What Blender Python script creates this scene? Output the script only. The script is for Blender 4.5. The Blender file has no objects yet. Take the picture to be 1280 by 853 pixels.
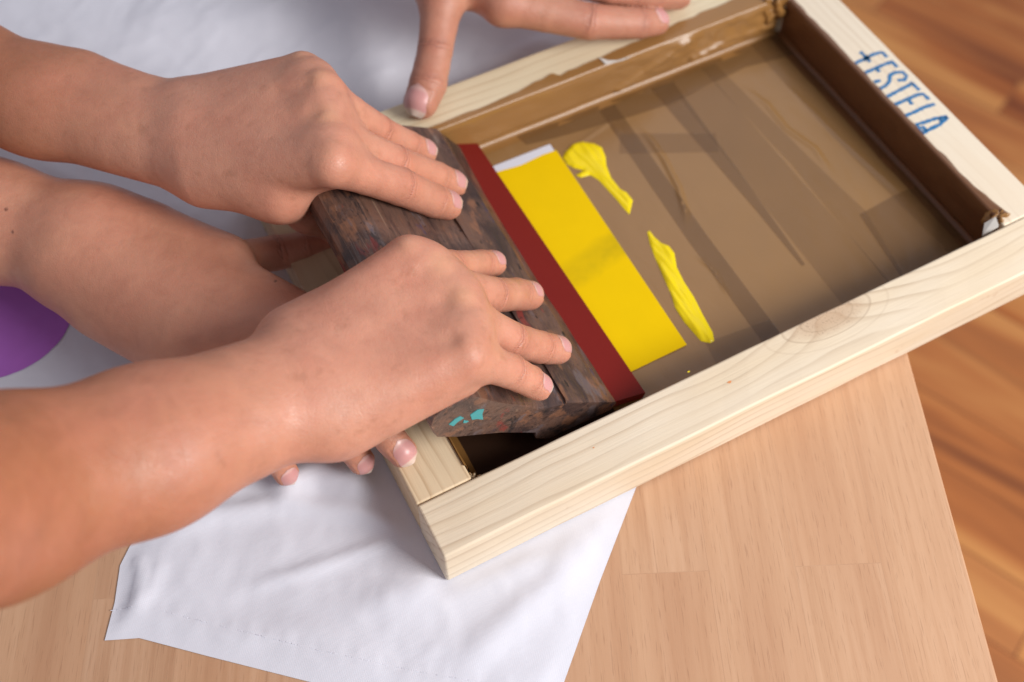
import bpy, bmesh, math, random
import numpy as np
from mathutils import Vector, Matrix
from mathutils.geometry import delaunay_2d_cdt

# everything is designed in centimetres and written in metres
S = 0.01
scene = bpy.context.scene
C = scene.collection

# ------------------------------------------------------------------ camera
FPX = 1421.34
CAM = np.array([-6.47952626, -18.85925551, 53.33534494])
ROT = np.array([[0.88452971, -0.46647899, 0.00213078],
                [-0.39359648, -0.74876721, -0.5333193],
                [0.25037771, 0.4708981, -0.84591133]])
cam_data = bpy.data.cameras.new('camera')
cam = bpy.data.objects.new('camera', cam_data)
C.objects.link(cam)
m = Matrix((ROT[0], -ROT[1], -ROT[2])).transposed().to_4x4()
m.translation = Vector(CAM * S)
cam.matrix_world = m
cam_data.sensor_width = 36
cam_data.lens = FPX / 1280 * 36
cam_data.clip_start = 0.01
cam_data.clip_end = 50
cam_data.dof.use_dof = True
cam_data.dof.focus_distance = 0.55
cam_data.dof.aperture_fstop = 5.0
scene.camera = cam

# ------------------------------------------------------------------ light
world = bpy.data.worlds.new('World')
scene.world = world
world.use_nodes = True
bg = world.node_tree.nodes['Background']
bg.inputs[0].default_value = (0.91, 0.91, 1.0, 1)
bg.inputs[1].default_value = 0.36


def area(name, loc, target, size, power, col):
    d = bpy.data.lights.new(name, 'AREA')
    d.shape = 'RECTANGLE'
    d.size, d.size_y = size
    d.energy = power
    d.color = col
    o = bpy.data.objects.new(name, d)
    C.objects.link(o)
    o.location = Vector(loc) * S
    o.rotation_euler = (Vector(target) - Vector(loc)).to_track_quat('-Z', 'Y').to_euler()
    return o


area('window_light', (84, -92, 92), (14, 12, 2), (0.7, 0.7), 31, (1.0, 0.97, 0.93))
area('added_sheen_light', (112, 130, 175), (20, 13, 2), (1.1, 1.1), 4, (0.92, 0.92, 1.0))  # unseen lamp, added to lay a soft sheen on the taped film

scene.view_settings.view_transform = 'Standard'
scene.view_settings.look = 'None'
scene.view_settings.exposure = 0.0
scene.view_settings.gamma = 1.0
scene.view_settings.use_curve_mapping = False

rng = random.Random(7)
nrng = np.random.RandomState(5)


# ------------------------------------------------------------------ helpers
def at(px, py, z):
    """point on the sight line through a photo position (1280 wide) at height z"""
    d = ROT.T @ np.array([(px - 640) / FPX, (py - 426.5) / FPX, 1.0])
    return CAM + d * ((z - CAM[2]) / d[2])


SQN = np.array([7.24, 0, 8.1]); SQN /= np.linalg.norm(SQN)


def sq(px, py, off):
    """point on the sight line at a height over the sloping face of the squeegee"""
    d = ROT.T @ np.array([(px - 640) / FPX, (py - 426.5) / FPX, 1.0])
    p0 = np.array([3.8, 0, 8.7]) + SQN * off
    return CAM + d * (((p0 - CAM) @ SQN) / (d @ SQN))


def link(name, me, mat=None, parent=None, smooth=True):
    o = bpy.data.objects.new(name, me)
    C.objects.link(o)
    if mat:
        me.materials.append(mat)
    if parent:
        o.parent = parent
    if smooth:
        for p in me.polygons:
            p.use_smooth = True
    return o


def mesh(name, verts, faces, mat=None, parent=None, smooth=True, scale=S):
    me = bpy.data.meshes.new(name)
    me.from_pydata([tuple(float(c) * scale for c in v) for v in verts], [], [tuple(int(i) for i in f) for f in faces])
    me.update()
    return link(name, me, mat, parent, smooth)


def thing(name, label, cat, loc=(0, 0, 0), group=None):
    o = bpy.data.objects.new(name, None)
    C.objects.link(o)
    o.location = Vector(loc) * S
    o['label'] = label
    o['category'] = cat
    if group:
        o['group'] = group
    return o


def tag(o, label=None, cat=None, kind=None):
    if label: o['label'] = label
    if cat: o['category'] = cat
    if kind: o['kind'] = kind
    return o


def bevel_box(name, lo, hi, mat, parent=None, bev=0.1, seg=3, jitter=0.0, cuts=0):
    """bevelled box whose origin is its centre, local X its long side"""
    lo, hi = np.array(lo, float), np.array(hi, float)
    c, s = (lo + hi) / 2, hi - lo
    bm = bmesh.new()
    bmesh.ops.create_cube(bm, size=1)
    rotz = 0
    if s[1] > s[0]:
        rotz = math.pi / 2
        s = np.array([s[1], s[0], s[2]])
    for v in bm.verts:
        v.co = Vector((v.co.x * s[0], v.co.y * s[1], v.co.z * s[2])) * S
    if cuts:
        es = [e for e in bm.edges if abs((e.verts[0].co - e.verts[1].co).x) > 1e-6]
        bmesh.ops.subdivide_edges(bm, edges=es, cuts=cuts)
        for v in bm.verts:
            v.co.y += rng.uniform(-1, 1) * jitter * S
            v.co.z += rng.uniform(-1, 1) * jitter * S
    es = [e for e in bm.edges if e.is_manifold and e.calc_face_angle(0) > 0.6]
    bmesh.ops.bevel(bm, geom=es, offset=bev * S, segments=seg, profile=0.5, affect='EDGES')
    me = bpy.data.meshes.new(name)
    bm.to_mesh(me)
    bm.free()
    o = link(name, me, mat, parent, False)
    for p in me.polygons:
        p.use_smooth = p.area < (bev * S) * 0.6 * s[0] * S
    o.location = Vector(c) * S
    o.rotation_euler = (0, 0, rotz)
    return o


def grid_mesh(name, P, mat=None, parent=None):
    """P: array rows x cols x 3"""
    r, c = P.shape[:2]
    idx = np.arange(r * c).reshape(r, c)
    f = np.stack([idx[:-1, :-1], idx[:-1, 1:], idx[1:, 1:], idx[1:, :-1]], -1).reshape(-1, 4)
    return mesh(name, P.reshape(-1, 3), f, mat, parent)


def vnoise(x, y, seed=0):
    """smooth value noise for numpy arrays"""
    x = np.asarray(x, float); y = np.asarray(y, float)
    xi, yi = np.floor(x).astype(int), np.floor(y).astype(int)
    fx, fy = x - xi, y - yi
    fx, fy = fx * fx * (3 - 2 * fx), fy * fy * (3 - 2 * fy)

    def h(a, b):
        n = (a * 374761393 + b * 668265263 + seed * 974634777) & 0x7fffffff
        n = ((n ^ (n >> 13)) * 1274126177) & 0x7fffffff
        return ((n ^ (n >> 16)) & 0xffff) / 65535.0
    a = h(xi, yi) * (1 - fx) + h(xi + 1, yi) * fx
    b = h(xi, yi + 1) * (1 - fx) + h(xi + 1, yi + 1) * fx
    return (a * (1 - fy) + b * fy) * 2 - 1


def poly_dist(x, y, pts):
    """distance to an open polyline and the position along it (0..1)"""
    best = np.full(np.shape(x), 1e9); along = np.zeros(np.shape(x))
    n = len(pts) - 1
    for i in range(n):
        (ax, ay), (bx, by) = pts[i][:2], pts[i + 1][:2]
        dx, dy = bx - ax, by - ay
        t = np.clip(((x - ax) * dx + (y - ay) * dy) / (dx * dx + dy * dy + 1e-12), 0, 1)
        d = np.hypot(x - ax - t * dx, y - ay - t * dy)
        m_ = d < best
        best = np.where(m_, d, best)
        along = np.where(m_, (i + t) / n, along)
    return best, along


def ridge(x, y, pts, amp, sig):
    d, t = poly_dist(x, y, pts)
    return amp * np.exp(-(d / sig) ** 2) * np.clip(np.sin(np.pi * np.clip(t, 0.02, 0.98)) * 1.6, 0, 1)


# ------------------------------------------------------------------ materials
def new_mat(name):
    mt = bpy.data.materials.new(name)
    mt.use_nodes = True
    nt = mt.node_tree
    return mt, nt, nt.nodes['Principled BSDF']


def N(nt, t, **kw):
    n = nt.nodes.new(t)
    for k, v in kw.items():
        if k.startswith('i_'):
            key = k[2:]
            n.inputs[int(key) if key.isdigit() else key.replace('_', ' ')].default_value = v
        else:
            setattr(n, k, v)
    return n


def ramp(nt, src, stops, interp='LINEAR'):
    r = N(nt, 'ShaderNodeValToRGB')
    r.color_ramp.interpolation = interp
    e = r.color_ramp.elements
    while len(e) < len(stops):
        e.new(0.5)
    for el, (p, c) in zip(e, stops):
        el.position = p
        el.color = (*c, 1) if len(c) == 3 else c
    nt.links.new(src, r.inputs[0])
    return r


def mix(nt, fac, a, b, mode='MIX'):
    n = N(nt, 'ShaderNodeMix', data_type='RGBA', blend_type=mode)
    for sock, v in ((n.inputs[0], fac), (n.inputs[6], a), (n.inputs[7], b)):
        if isinstance(v, bpy.types.NodeSocket):
            nt.links.new(v, sock)
        elif isinstance(v, (int, float)):
            sock.default_value = v
        else:
            sock.default_value = (*v, 1) if len(v) == 3 else v
    return n.outputs[2]


def coords(nt, scale=(1, 1, 1), rot=(0, 0, 0), loc=(0, 0, 0), kind='Object'):
    tc = N(nt, 'ShaderNodeTexCoord')
    mp = N(nt, 'ShaderNodeMapping')
    mp.inputs['Scale'].default_value = scale
    mp.inputs['Rotation'].default_value = rot
    mp.inputs['Location'].default_value = loc
    nt.links.new(tc.outputs[kind], mp.inputs[0])
    return mp.outputs[0]


def noise(nt, vec, scale, detail=4, rough=0.55, dist=0.0):
    n = N(nt, 'ShaderNodeTexNoise')
    n.inputs['Scale'].default_value = scale
    n.inputs['Detail'].default_value = detail
    n.inputs['Roughness'].default_value = rough
    n.inputs['Distortion'].default_value = dist
    nt.links.new(vec, n.inputs['Vector'])
    return n.outputs['Fac']


def bump(nt, h, bsdf, strength, dist=0.001, prev=None):
    b = N(nt, 'ShaderNodeBump')
    b.inputs['Strength'].default_value = strength
    b.inputs['Distance'].default_value = dist
    nt.links.new(h, b.inputs['Height'])
    if prev is not None:
        nt.links.new(prev, b.inputs['Normal'])
    nt.links.new(b.outputs[0], bsdf.inputs['Normal'])
    return b.outputs[0]


def math_node(nt, op, a, b=0.0, clamp=False):
    n = N(nt, 'ShaderNodeMath', operation=op, use_clamp=clamp)
    for s_, v in ((n.inputs[0], a), (n.inputs[1], b)):
        if isinstance(v, bpy.types.NodeSocket):
            nt.links.new(v, s_)
        else:
            s_.default_value = v
    return n.outputs[0]


def pine(name, seed, light, mid, dark, knot=None):
    """planed pine: growth-ring lines that run along local X, bending round a knot"""
    mt, nt, b = new_mat(name)
    v = coords(nt, loc=(seed * 0.37, seed * 0.11, seed * 0.05))
    base = coords(nt)
    sep = N(nt, 'ShaderNodeSeparateXYZ'); nt.links.new(base, sep.inputs[0])
    # warp across the grain
    warp = noise(nt, coords(nt, (5, 18, 18), loc=(seed, 0, 0)), 1.0, 3, 0.5)
    cross = math_node(nt, 'MULTIPLY_ADD', sep.outputs[1], 1.0)
    w = N(nt, 'ShaderNodeMath', operation='MULTIPLY_ADD'); nt.links.new(warp, w.inputs[0]); w.inputs[1].default_value = 0.022
    zz = math_node(nt, 'MULTIPLY', sep.outputs[2], 0.7)
    yz = math_node(nt, 'ADD', sep.outputs[1], zz)
    nt.links.new(yz, w.inputs[2])
    coord = w.outputs[0]
    if knot:
        # rings pushed round a knot
        dx = math_node(nt, 'MULTIPLY', math_node(nt, 'SUBTRACT', sep.outputs[0], knot[0] * S), 0.42)
        dy = math_node(nt, 'SUBTRACT', sep.outputs[1], knot[1] * S)
        r2 = math_node(nt, 'ADD', math_node(nt, 'MULTIPLY', dx, dx), math_node(nt, 'MULTIPLY', dy, dy))
        r = math_node(nt, 'SQRT', r2)
        fall = math_node(nt, 'POWER', 2.718, math_node(nt, 'MULTIPLY', r, -75.0))
        push = math_node(nt, 'MULTIPLY', fall, -0.022)
        coord = math_node(nt, 'ADD', coord, push)
    ring = math_node(nt, 'MULTIPLY', coord, 520.0)
    saw = math_node(nt, 'FRACT', math_node(nt, 'DIVIDE', ring, 3.1))
    late = ramp(nt, saw, [(0.0, (0, 0, 0)), (0.62, (0.12,) * 3), (0.9, (1,) * 3), (0.97, (0.25,) * 3), (1.0, (0,) * 3)])
    fade = ramp(nt, noise(nt, coords(nt, (7, 60, 60), loc=(seed * 3, 0, 0)), 1.0, 2), [(0.35, (0.05,) * 3), (0.7, (1,) * 3)])
    lf = math_node(nt, 'MULTIPLY', late.outputs[0], fade.outputs[0])
    fib = noise(nt, coords(nt, (25, 900, 900), loc=(seed, 0, 0)), 1.0, 4, 0.6)
    broad = noise(nt, coords(nt, (9, 40, 40), loc=(seed * 2, 0, 0)), 1.0, 3)
    col = mix(nt, ramp(nt, broad, [(0.35, (0,) * 3), (0.7, (1,) * 3)]).outputs[0], light, mid)
    col = mix(nt, math_node(nt, 'MULTIPLY', lf, 0.75), col, dark)
    col = mix(nt, math_node(nt, 'MULTIPLY', fib, 0.28), col, mix(nt, 0.5, mid, dark))
    if knot:
        core = ramp(nt, r, [(0.0, (1,) * 3), (0.0065, (0.85,) * 3), (0.0105, (0,) * 3)])
        speck = noise(nt, coords(nt), 900, 3)
        kf = math_node(nt, 'MULTIPLY', core.outputs[0], math_node(nt, 'MULTIPLY_ADD', speck, 0.7))
        col = mix(nt, math_node(nt, 'MULTIPLY', core.outputs[0], 0.75), col, (0.50, 0.33, 0.21))
        col = mix(nt, math_node(nt, 'MULTIPLY', core.outputs[0], ramp(nt, speck, [(0.56, (0,) * 3), (0.68, (0.5,) * 3)]).outputs[0]), col, (0.2, 0.11, 0.07))
    if knot:
        rg_ = math_node(nt, 'FRACT', math_node(nt, 'MULTIPLY', math_node(nt, 'ADD', r, math_node(nt, 'MULTIPLY', warp, 0.004)), 210.0))
        rl = ramp(nt, rg_, [(0.0, (0,) * 3), (0.78, (0,) * 3), (0.92, (1,) * 3), (1.0, (0,) * 3)])
        rz = ramp(nt, r, [(0.004, (0.0,) * 3), (0.006, (0.8,) * 3), (0.012, (0.5,) * 3), (0.019, (0,) * 3)])
        col = mix(nt, math_node(nt, 'MULTIPLY', rl.outputs[0], rz.outputs[0]), col, (0.42, 0.30, 0.20))
    # a few orange specks and dirt marks
    sp = ramp(nt, noise(nt, coords(nt, loc=(seed * 5, 2, 1)), 95, 2), [(0.72, (0,) * 3), (0.78, (1,) * 3)])
    col = mix(nt, math_node(nt, 'MULTIPLY', sp.outputs[0], 0.25), col, (0.45, 0.27, 0.16))
    nt.links.new(col, b.inputs['Base Color'])
    b.inputs['Roughness'].default_value = 0.55
    b.inputs['Specular IOR Level'].default_value = 0.35
    n1 = bump(nt, fib, b, 0.35, 0.0004)
    bump(nt, lf, b, 0.25, 0.0003, n1)
    return mt


def beech():
    mt, nt, b = new_mat('beech_staves')
    ang = math.radians(25.0)
    v = coords(nt, rot=(0, 0, math.radians(-65)), kind='Object')
    # staves run along the table edge: local x along, y across
    br = N(nt, 'ShaderNodeTexBrick')
    br.offset = 0.37; br.offset_frequency = 2; br.squash = 1.0
    br.inputs['Scale'].default_value = 1.0
    br.inputs['Brick Width'].default_value = 0.62
    br.inputs['Row Height'].default_value = 0.043
    br.inputs['Mortar Size'].default_value = 0.00025
    br.inputs['Mortar Smooth'].default_value = 0.6
    br.inputs['Bias'].default_value = 0.0
    br.inputs['Color1'].default_value = (0, 0, 0, 1)
    br.inputs['Color2'].default_value = (1, 1, 1, 1)
    br.inputs['Mortar'].default_value = (0.35, 0.35, 0.35, 1)
    nt.links.new(v, br.inputs['Vector'])
    sc = N(nt, 'ShaderNodeVectorMath', operation='MULTIPLY')
    nt.links.new(v, sc.inputs[0]); sc.inputs[1].default_value = (9, 240, 1)
    ad = N(nt, 'ShaderNodeVectorMath', operation='MULTIPLY_ADD')
    nt.links.new(br.outputs['Color'], ad.inputs[0]); ad.inputs[1].default_value = (7, 31, 3)
    nt.links.new(sc.outputs[0], ad.inputs[2])
    grain = noise(nt, ad.outputs[0], 1.0, 5, 0.6, 0.4)
    sc2 = N(nt, 'ShaderNodeVectorMath', operation='MULTIPLY')
    nt.links.new(ad.outputs[0], sc2.inputs[0]); sc2.inputs[1].default_value = (9, 7, 1)
    fleck = noise(nt, sc2.outputs[0], 1.0, 2, 0.5)
    sc3 = N(nt, 'ShaderNodeVectorMath', operation='MULTIPLY')
    nt.links.new(ad.outputs[0], sc3.inputs[0]); sc3.inputs[1].default_value = (0.35, 0.14, 1)
    broad = noise(nt, sc3.outputs[0], 1.0, 3, 0.5)
    col = ramp(nt, grain, [(0.25, (0.43, 0.235, 0.135)), (0.5, (0.545, 0.33, 0.205)), (0.72, (0.61, 0.39, 0.255))]).outputs[0]
    col = mix(nt, math_node(nt, 'MULTIPLY', br.outputs['Color'], 0.55), col, (0.60, 0.345, 0.20))
    col = mix(nt, ramp(nt, broad, [(0.4, (0,) * 3), (0.75, (0.6,) * 3)]).outputs[0], col, (0.44, 0.225, 0.125))
    fl = ramp(nt, fleck, [(0.60, (0,) * 3), (0.70, (1,) * 3)])
    col = mix(nt, math_node(nt, 'MULTIPLY', fl.outputs[0], 0.4), col, (0.29, 0.145, 0.08))
    col = mix(nt, math_node(nt, 'MULTIPLY', br.outputs['Fac'], 0.2), col, (0.34, 0.19, 0.11))
    nt.links.new(col, b.inputs['Base Color'])
    b.inputs['Roughness'].default_value = 0.42
    b.inputs['Specular IOR Level'].default_value = 0.4
    bump(nt, fleck, b, 0.12, 0.0003)
    return mt


def parquet():
    mt, nt, b = new_mat('floor_planks')
    v = coords(nt, rot=(0, 0, math.radians(65)))
    br = N(nt, 'ShaderNodeTexBrick')
    br.offset = 0.41
    br.inputs['Scale'].default_value = 1.0
    br.inputs['Brick Width'].default_value = 0.62
    br.inputs['Row Height'].default_value = 0.085
    br.inputs['Mortar Size'].default_value = 0.0015
    br.inputs['Color1'].default_value = (0, 0, 0, 1)
    br.inputs['Color2'].default_value = (1, 1, 1, 1)
    br.inputs['Mortar'].default_value = (0.2, 0.2, 0.2, 1)
    nt.links.new(v, br.inputs['Vector'])
    sc = N(nt, 'ShaderNodeVectorMath', operation='MULTIPLY')
    nt.links.new(v, sc.inputs[0]); sc.inputs[1].default_value = (1.3, 13, 1)
    ad = N(nt, 'ShaderNodeVectorMath', operation='MULTIPLY_ADD')
    nt.links.new(br.outputs['Color'], ad.inputs[0]); ad.inputs[1].default_value = (9, 17, 3)
    nt.links.new(sc.outputs[0], ad.inputs[2])
    g = noise(nt, ad.outputs[0], 1.0, 4, 0.55, 0.8)
    col = ramp(nt, g, [(0.32, (0.20, 0.042, 0.010)), (0.48, (0.47, 0.14, 0.032)), (0.68, (0.76, 0.35, 0.105))]).outputs[0]
    col = mix(nt, math_node(nt, 'MULTIPLY', br.outputs['Color'], 0.5), col, (0.66, 0.31, 0.11))
    col = mix(nt, math_node(nt, 'MULTIPLY', br.outputs['Fac'], 0.5), col, (0.12, 0.04, 0.015))
    nt.links.new(col, b.inputs['Base Color'])
    b.inputs['Roughness'].default_value = 0.35
    return mt


def cloth_mat(name, colour, weave=True):
    mt, nt, b = new_mat(name)
    v = coords(nt)
    n = noise(nt, v, 40, 4)
    c2 = tuple(c * 0.95 for c in colour)
    nt.links.new(mix(nt, n, colour, c2), b.inputs['Base Color'])
    b.inputs['Roughness'].default_value = 0.9
    b.inputs['Specular IOR Level'].default_value = 0.15
    b.inputs['Sheen Weight'].default_value = 0.15
    b.inputs['Sheen Roughness'].default_value = 0.5
    w1 = N(nt, 'ShaderNodeTexWave', wave_type='BANDS', bands_direction='X')
    w2 = N(nt, 'ShaderNodeTexWave', wave_type='BANDS', bands_direction='Y')
    rv = coords(nt, rot=(0, 0, math.radians(39)))
    for w in (w1, w2):
        w.inputs['Scale'].default_value = 380
        w.inputs['Distortion'].default_value = 1.2
        w.inputs['Detail'].default_value = 1
        nt.links.new(rv, w.inputs['Vector'])
    h = math_node(nt, 'ADD', w1.outputs['Fac'], w2.outputs['Fac'])
    n1 = bump(nt, h, b, 0.12, 0.0002)
    fine = noise(nt, coords(nt, (1, 2.5, 1), rot=(0, 0, 0.7)), 130, 4, 0.6)
    bump(nt, fine, b, 0.12, 0.001, n1)
    return mt


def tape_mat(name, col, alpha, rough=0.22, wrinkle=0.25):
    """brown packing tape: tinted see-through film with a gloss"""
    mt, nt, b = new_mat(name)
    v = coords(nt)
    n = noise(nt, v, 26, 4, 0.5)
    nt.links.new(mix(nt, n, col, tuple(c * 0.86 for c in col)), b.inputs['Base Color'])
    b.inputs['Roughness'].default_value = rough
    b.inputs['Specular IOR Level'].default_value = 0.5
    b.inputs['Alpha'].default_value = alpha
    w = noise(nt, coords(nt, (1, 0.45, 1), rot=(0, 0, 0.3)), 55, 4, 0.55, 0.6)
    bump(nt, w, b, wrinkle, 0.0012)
    return mt


def ink_mat(name, col, rough, spec=0.5):
    mt, nt, b = new_mat(name)
    v = coords(nt)
    n = noise(nt, v, 60, 4)
    nt.links.new(mix(nt, n, col, tuple(c * 0.92 for c in col)), b.inputs['Base Color'])
    b.inputs['Roughness'].default_value = rough
    b.inputs['Specular IOR Level'].default_value = spec
    bump(nt, noise(nt, v, 160, 3), b, 0.1, 0.0006)
    return mt


def skin_mat(name, hand, fore, red, seed):
    mt, nt, b = new_mat(name)
    v = coords(nt, loc=(seed, seed * 0.3, 0))
    a_r = N(nt, 'ShaderNodeAttribute', attribute_name='redness')
    a_h = N(nt, 'ShaderNodeAttribute', attribute_name='handness')
    a_c = N(nt, 'ShaderNodeAttribute', attribute_name='crease')
    n1 = noise(nt, v, 28, 4, 0.6)
    n2 = noise(nt, v, 120, 4, 0.6)
    n3 = noise(nt, v, 420, 3, 0.6)
    hf = math_node(nt, 'ADD', a_h.outputs['Fac'], math_node(nt, 'MULTIPLY', math_node(nt, 'SUBTRACT', n1, 0.5), 0.6), True)
    col = mix(nt, hf, fore, hand)
    mot = ramp(nt, n1, [(0.38, (0,) * 3), (0.68, (1,) * 3)])
    col = mix(nt, math_node(nt, 'MULTIPLY', mot.outputs[0], 0.32), col, red)
    rf = math_node(nt, 'MULTIPLY', a_r.outputs['Fac'], math_node(nt, 'MULTIPLY_ADD', n2, 0.7))
    rfn = N(nt, 'ShaderNodeMath', operation='MULTIPLY_ADD', use_clamp=True)
    nt.links.new(n2, rfn.inputs[0]); rfn.inputs[1].default_value = 0.8; rfn.inputs[2].default_value = 0.15
    col = mix(nt, math_node(nt, 'MULTIPLY', a_r.outputs['Fac'], rfn.outputs[0]), col, red)
    col = mix(nt, math_node(nt, 'MULTIPLY', a_c.outputs['Fac'], 0.55), col, tuple(c * 0.55 for c in red))
    n4 = noise(nt, coords(nt, loc=(seed, 4, 2)), 75, 5, 0.65, 0.5)
    col = mix(nt, 1.0, col, ramp(nt, n4, [(0.3, (0.90, 0.87, 0.86)), (0.5, (0.99, 0.985, 0.98)), (0.7, (1.06, 1.07, 1.06))]).outputs[0], 'MULTIPLY')
    fr = ramp(nt, n2, [(0.30, (0.25,) * 3), (0.42, (0,) * 3)])
    col = mix(nt, fr.outputs[0], col, tuple(c * 0.75 for c in fore))
    a_b = N(nt, 'ShaderNodeAttribute', attribute_name='blanch')
    col = mix(nt, math_node(nt, 'MULTIPLY', a_b.outputs['Fac'], 0.6), col, tuple(min(1, c * k) for c, k in zip(hand, (1.16, 1.24, 1.08))))
    a_m = N(nt, 'ShaderNodeAttribute', attribute_name='mole')
    col = mix(nt, math_node(nt, 'MULTIPLY', a_m.outputs['Fac'], 0.75), col, (0.10, 0.035, 0.02))
    nt.links.new(col, b.inputs['Base Color'])
    rg = ramp(nt, n2, [(0.3, (0.36,) * 3), (0.7, (0.50,) * 3)])
    nt.links.new(rg.outputs[0], b.inputs['Roughness'])
    b.inputs['Specular IOR Level'].default_value = 0.45
    b.inputs['Subsurface Weight'].default_value = 0.22
    b.inputs['Subsurface Radius'].default_value = (1.0, 0.36, 0.2)
    b.inputs['Subsurface Scale'].default_value = 0.004
    vo = N(nt, 'ShaderNodeTexVoronoi', feature='DISTANCE_TO_EDGE')
    vo.inputs['Scale'].default_value = 720
    vd = N(nt, 'ShaderNodeVectorMath', operation='ADD')
    nz = N(nt, 'ShaderNodeTexNoise'); nz.inputs['Scale'].default_value = 300
    nt.links.new(v, nz.inputs['Vector'])
    sc = N(nt, 'ShaderNodeVectorMath', operation='SCALE'); sc.inputs['Scale'].default_value = 0.0016
    nt.links.new(nz.outputs['Color'], sc.inputs[0]); nt.links.new(sc.outputs[0], vd.inputs[0]); nt.links.new(v, vd.inputs[1])
    nt.links.new(vd.outputs[0], vo.inputs['Vector'])
    pores = ramp(nt, vo.outputs['Distance'], [(0.0, (0,) * 3), (0.12, (1,) * 3)])
    p1 = bump(nt, pores.outputs[0], b, 0.28, 0.0003)
    p2 = bump(nt, n2, b, 0.3, 0.0012, p1)
    inv = math_node(nt, 'SUBTRACT', 1.0, a_c.outputs['Fac'])
    bump(nt, inv, b, 0.5, 0.0008, p2)
    return mt


def nail_mat():
    mt, nt, b = new_mat('fingernail')
    a = N(nt, 'ShaderNodeAttribute', attribute_name='along')
    col = ramp(nt, a.outputs['Fac'], [(0.0, (0.62, 0.36, 0.32)), (0.14, (0.68, 0.42, 0.37)), (0.26, (0.60, 0.29, 0.27)),
                                      (0.80, (0.60, 0.30, 0.28)), (0.86, (0.72, 0.55, 0.46)), (1.0, (0.74, 0.60, 0.50))])
    v = coords(nt)
    n = noise(nt, v, 300, 3)
    c = mix(nt, math_node(nt, 'MULTIPLY', n, 0.25), col.outputs[0], (0.50, 0.25, 0.27))
    nt.links.new(c, b.inputs['Base Color'])
    b.inputs['Roughness'].default_value = 0.34
    b.inputs['Specular IOR Level'].default_value = 0.5
    b.inputs['Subsurface Weight'].default_value = 0.15
    b.inputs['Subsurface Radius'].default_value = (1, 0.4, 0.3)
    b.inputs['Subsurface Scale'].default_value = 0.002
    return mt


def squeegee_wood():
    """dark old beech soaked with many inks, grain along local Y"""
    mt, nt, b = new_mat('ink_stained_wood')
    gr = noise(nt, coords(nt, (330, 9, 330)), 1.0, 4, 0.6, 0.4)
    st = noise(nt, coords(nt, (70, 12, 70), loc=(3, 1, 0)), 1.0, 6, 0.7, 1.2)
    blot = noise(nt, coords(nt, (36, 22, 36), loc=(1, 5, 2)), 1.0, 6, 0.7, 0.8)
    sepc = N(nt, 'ShaderNodeSeparateXYZ'); nt.links.new(coords(nt), sepc.inputs[0])
    hold = ramp(nt, sepc.outputs[0], [(0.0, (0.55,) * 3), (0.006, (0.2,) * 3)])
    col = ramp(nt, blot, [(0.28, (0.135, 0.064, 0.040)), (0.45, (0.13, 0.072, 0.054)), (0.58, (0.062, 0.037, 0.033)), (0.72, (0.035, 0.024, 0.025))]).outputs[0]
    lines = ramp(nt, gr, [(0.30, (1,) * 3), (0.46, (0,) * 3)])
    col = mix(nt, math_node(nt, 'MULTIPLY', lines.outputs[0], hold.outputs[0]), col, (0.03, 0.018, 0.014))
    pale = ramp(nt, gr, [(0.62, (0,) * 3), (0.74, (1,) * 3)])
    col = mix(nt, math_node(nt, 'MULTIPLY', pale.outputs[0], hold.outputs[0]), col, (0.27, 0.18, 0.125))
    col = mix(nt, ramp(nt, st, [(0.56, (0,) * 3), (0.64, (0.85,) * 3)]).outputs[0], col, (0.022, 0.017, 0.018))
    sp = noise(nt, coords(nt, (170, 90, 170), loc=(7, 3, 1)), 1.0, 2, 0.5)
    col = mix(nt, ramp(nt, sp, [(0.69, (0,) * 3), (0.72, (0.9,) * 3)]).outputs[0], col, (0.012, 0.01, 0.012))
    # black ink soaked into the edge over the blade
    e1_ = ramp(nt, sepc.outputs[0], [(0.018, (0,) * 3), (0.036, (0.85,) * 3)])
    e2_ = ramp(nt, sepc.outputs[1], [(0.0, (0.25,) * 3), (0.08, (1,) * 3)])
    e3_ = ramp(nt, st, [(0.40, (0,) * 3), (0.52, (1,) * 3)])
    col = mix(nt, math_node(nt, 'MULTIPLY', math_node(nt, 'MULTIPLY', e1_.outputs[0], e2_.outputs[0]), e3_.outputs[0]), col, (0.018, 0.015, 0.018))
    for seed, c, th, amt in ((31, (0.23, 0.105, 0.06), 0.56, 0.7), (37, (0.13, 0.10, 0.105), 0.60, 0.7), (11, (0.24, 0.03, 0.025), 0.64, 0.6), (17, (0.03, 0.035, 0.10), 0.66, 0.6), (23, (0.26, 0.19, 0.16), 0.66, 0.5)):
        k = noise(nt, coords(nt, (60, 26, 60), loc=(seed, seed * 0.7, 0)), 1.0, 4, 0.6)
        col = mix(nt, ramp(nt, k, [(th, (0,) * 3), (th + 0.05, (amt,) * 3)]).outputs[0], col, c)
    scr = noise(nt, coords(nt, (700, 55, 700), rot=(0, 0, 0.12), loc=(4, 8, 2)), 1.0, 3, 0.6)
    col = mix(nt, ramp(nt, scr, [(0.68, (0,) * 3), (0.73, (0.6,) * 3)]).outputs[0], col, (0.30, 0.21, 0.165))
    fs_ = noise(nt, coords(nt, loc=(2, 9, 5)), 420, 3, 0.6)
    col = mix(nt, ramp(nt, fs_, [(0.66, (0,) * 3), (0.70, (0.85,) * 3)]).outputs[0], col, (0.015, 0.012, 0.014))
    nt.links.new(col, b.inputs['Base Color'])
    rr_ = ramp(nt, st, [(0.35, (0.24,) * 3), (0.65, (0.48,) * 3)])
    nt.links.new(rr_.outputs[0], b.inputs['Roughness'])
    b.inputs['Specular IOR Level'].default_value = 0.45
    n1 = bump(nt, gr, b, 0.5, 0.001)
    bump(nt, blot, b, 0.3, 0.001, n1)
    return mt


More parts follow.
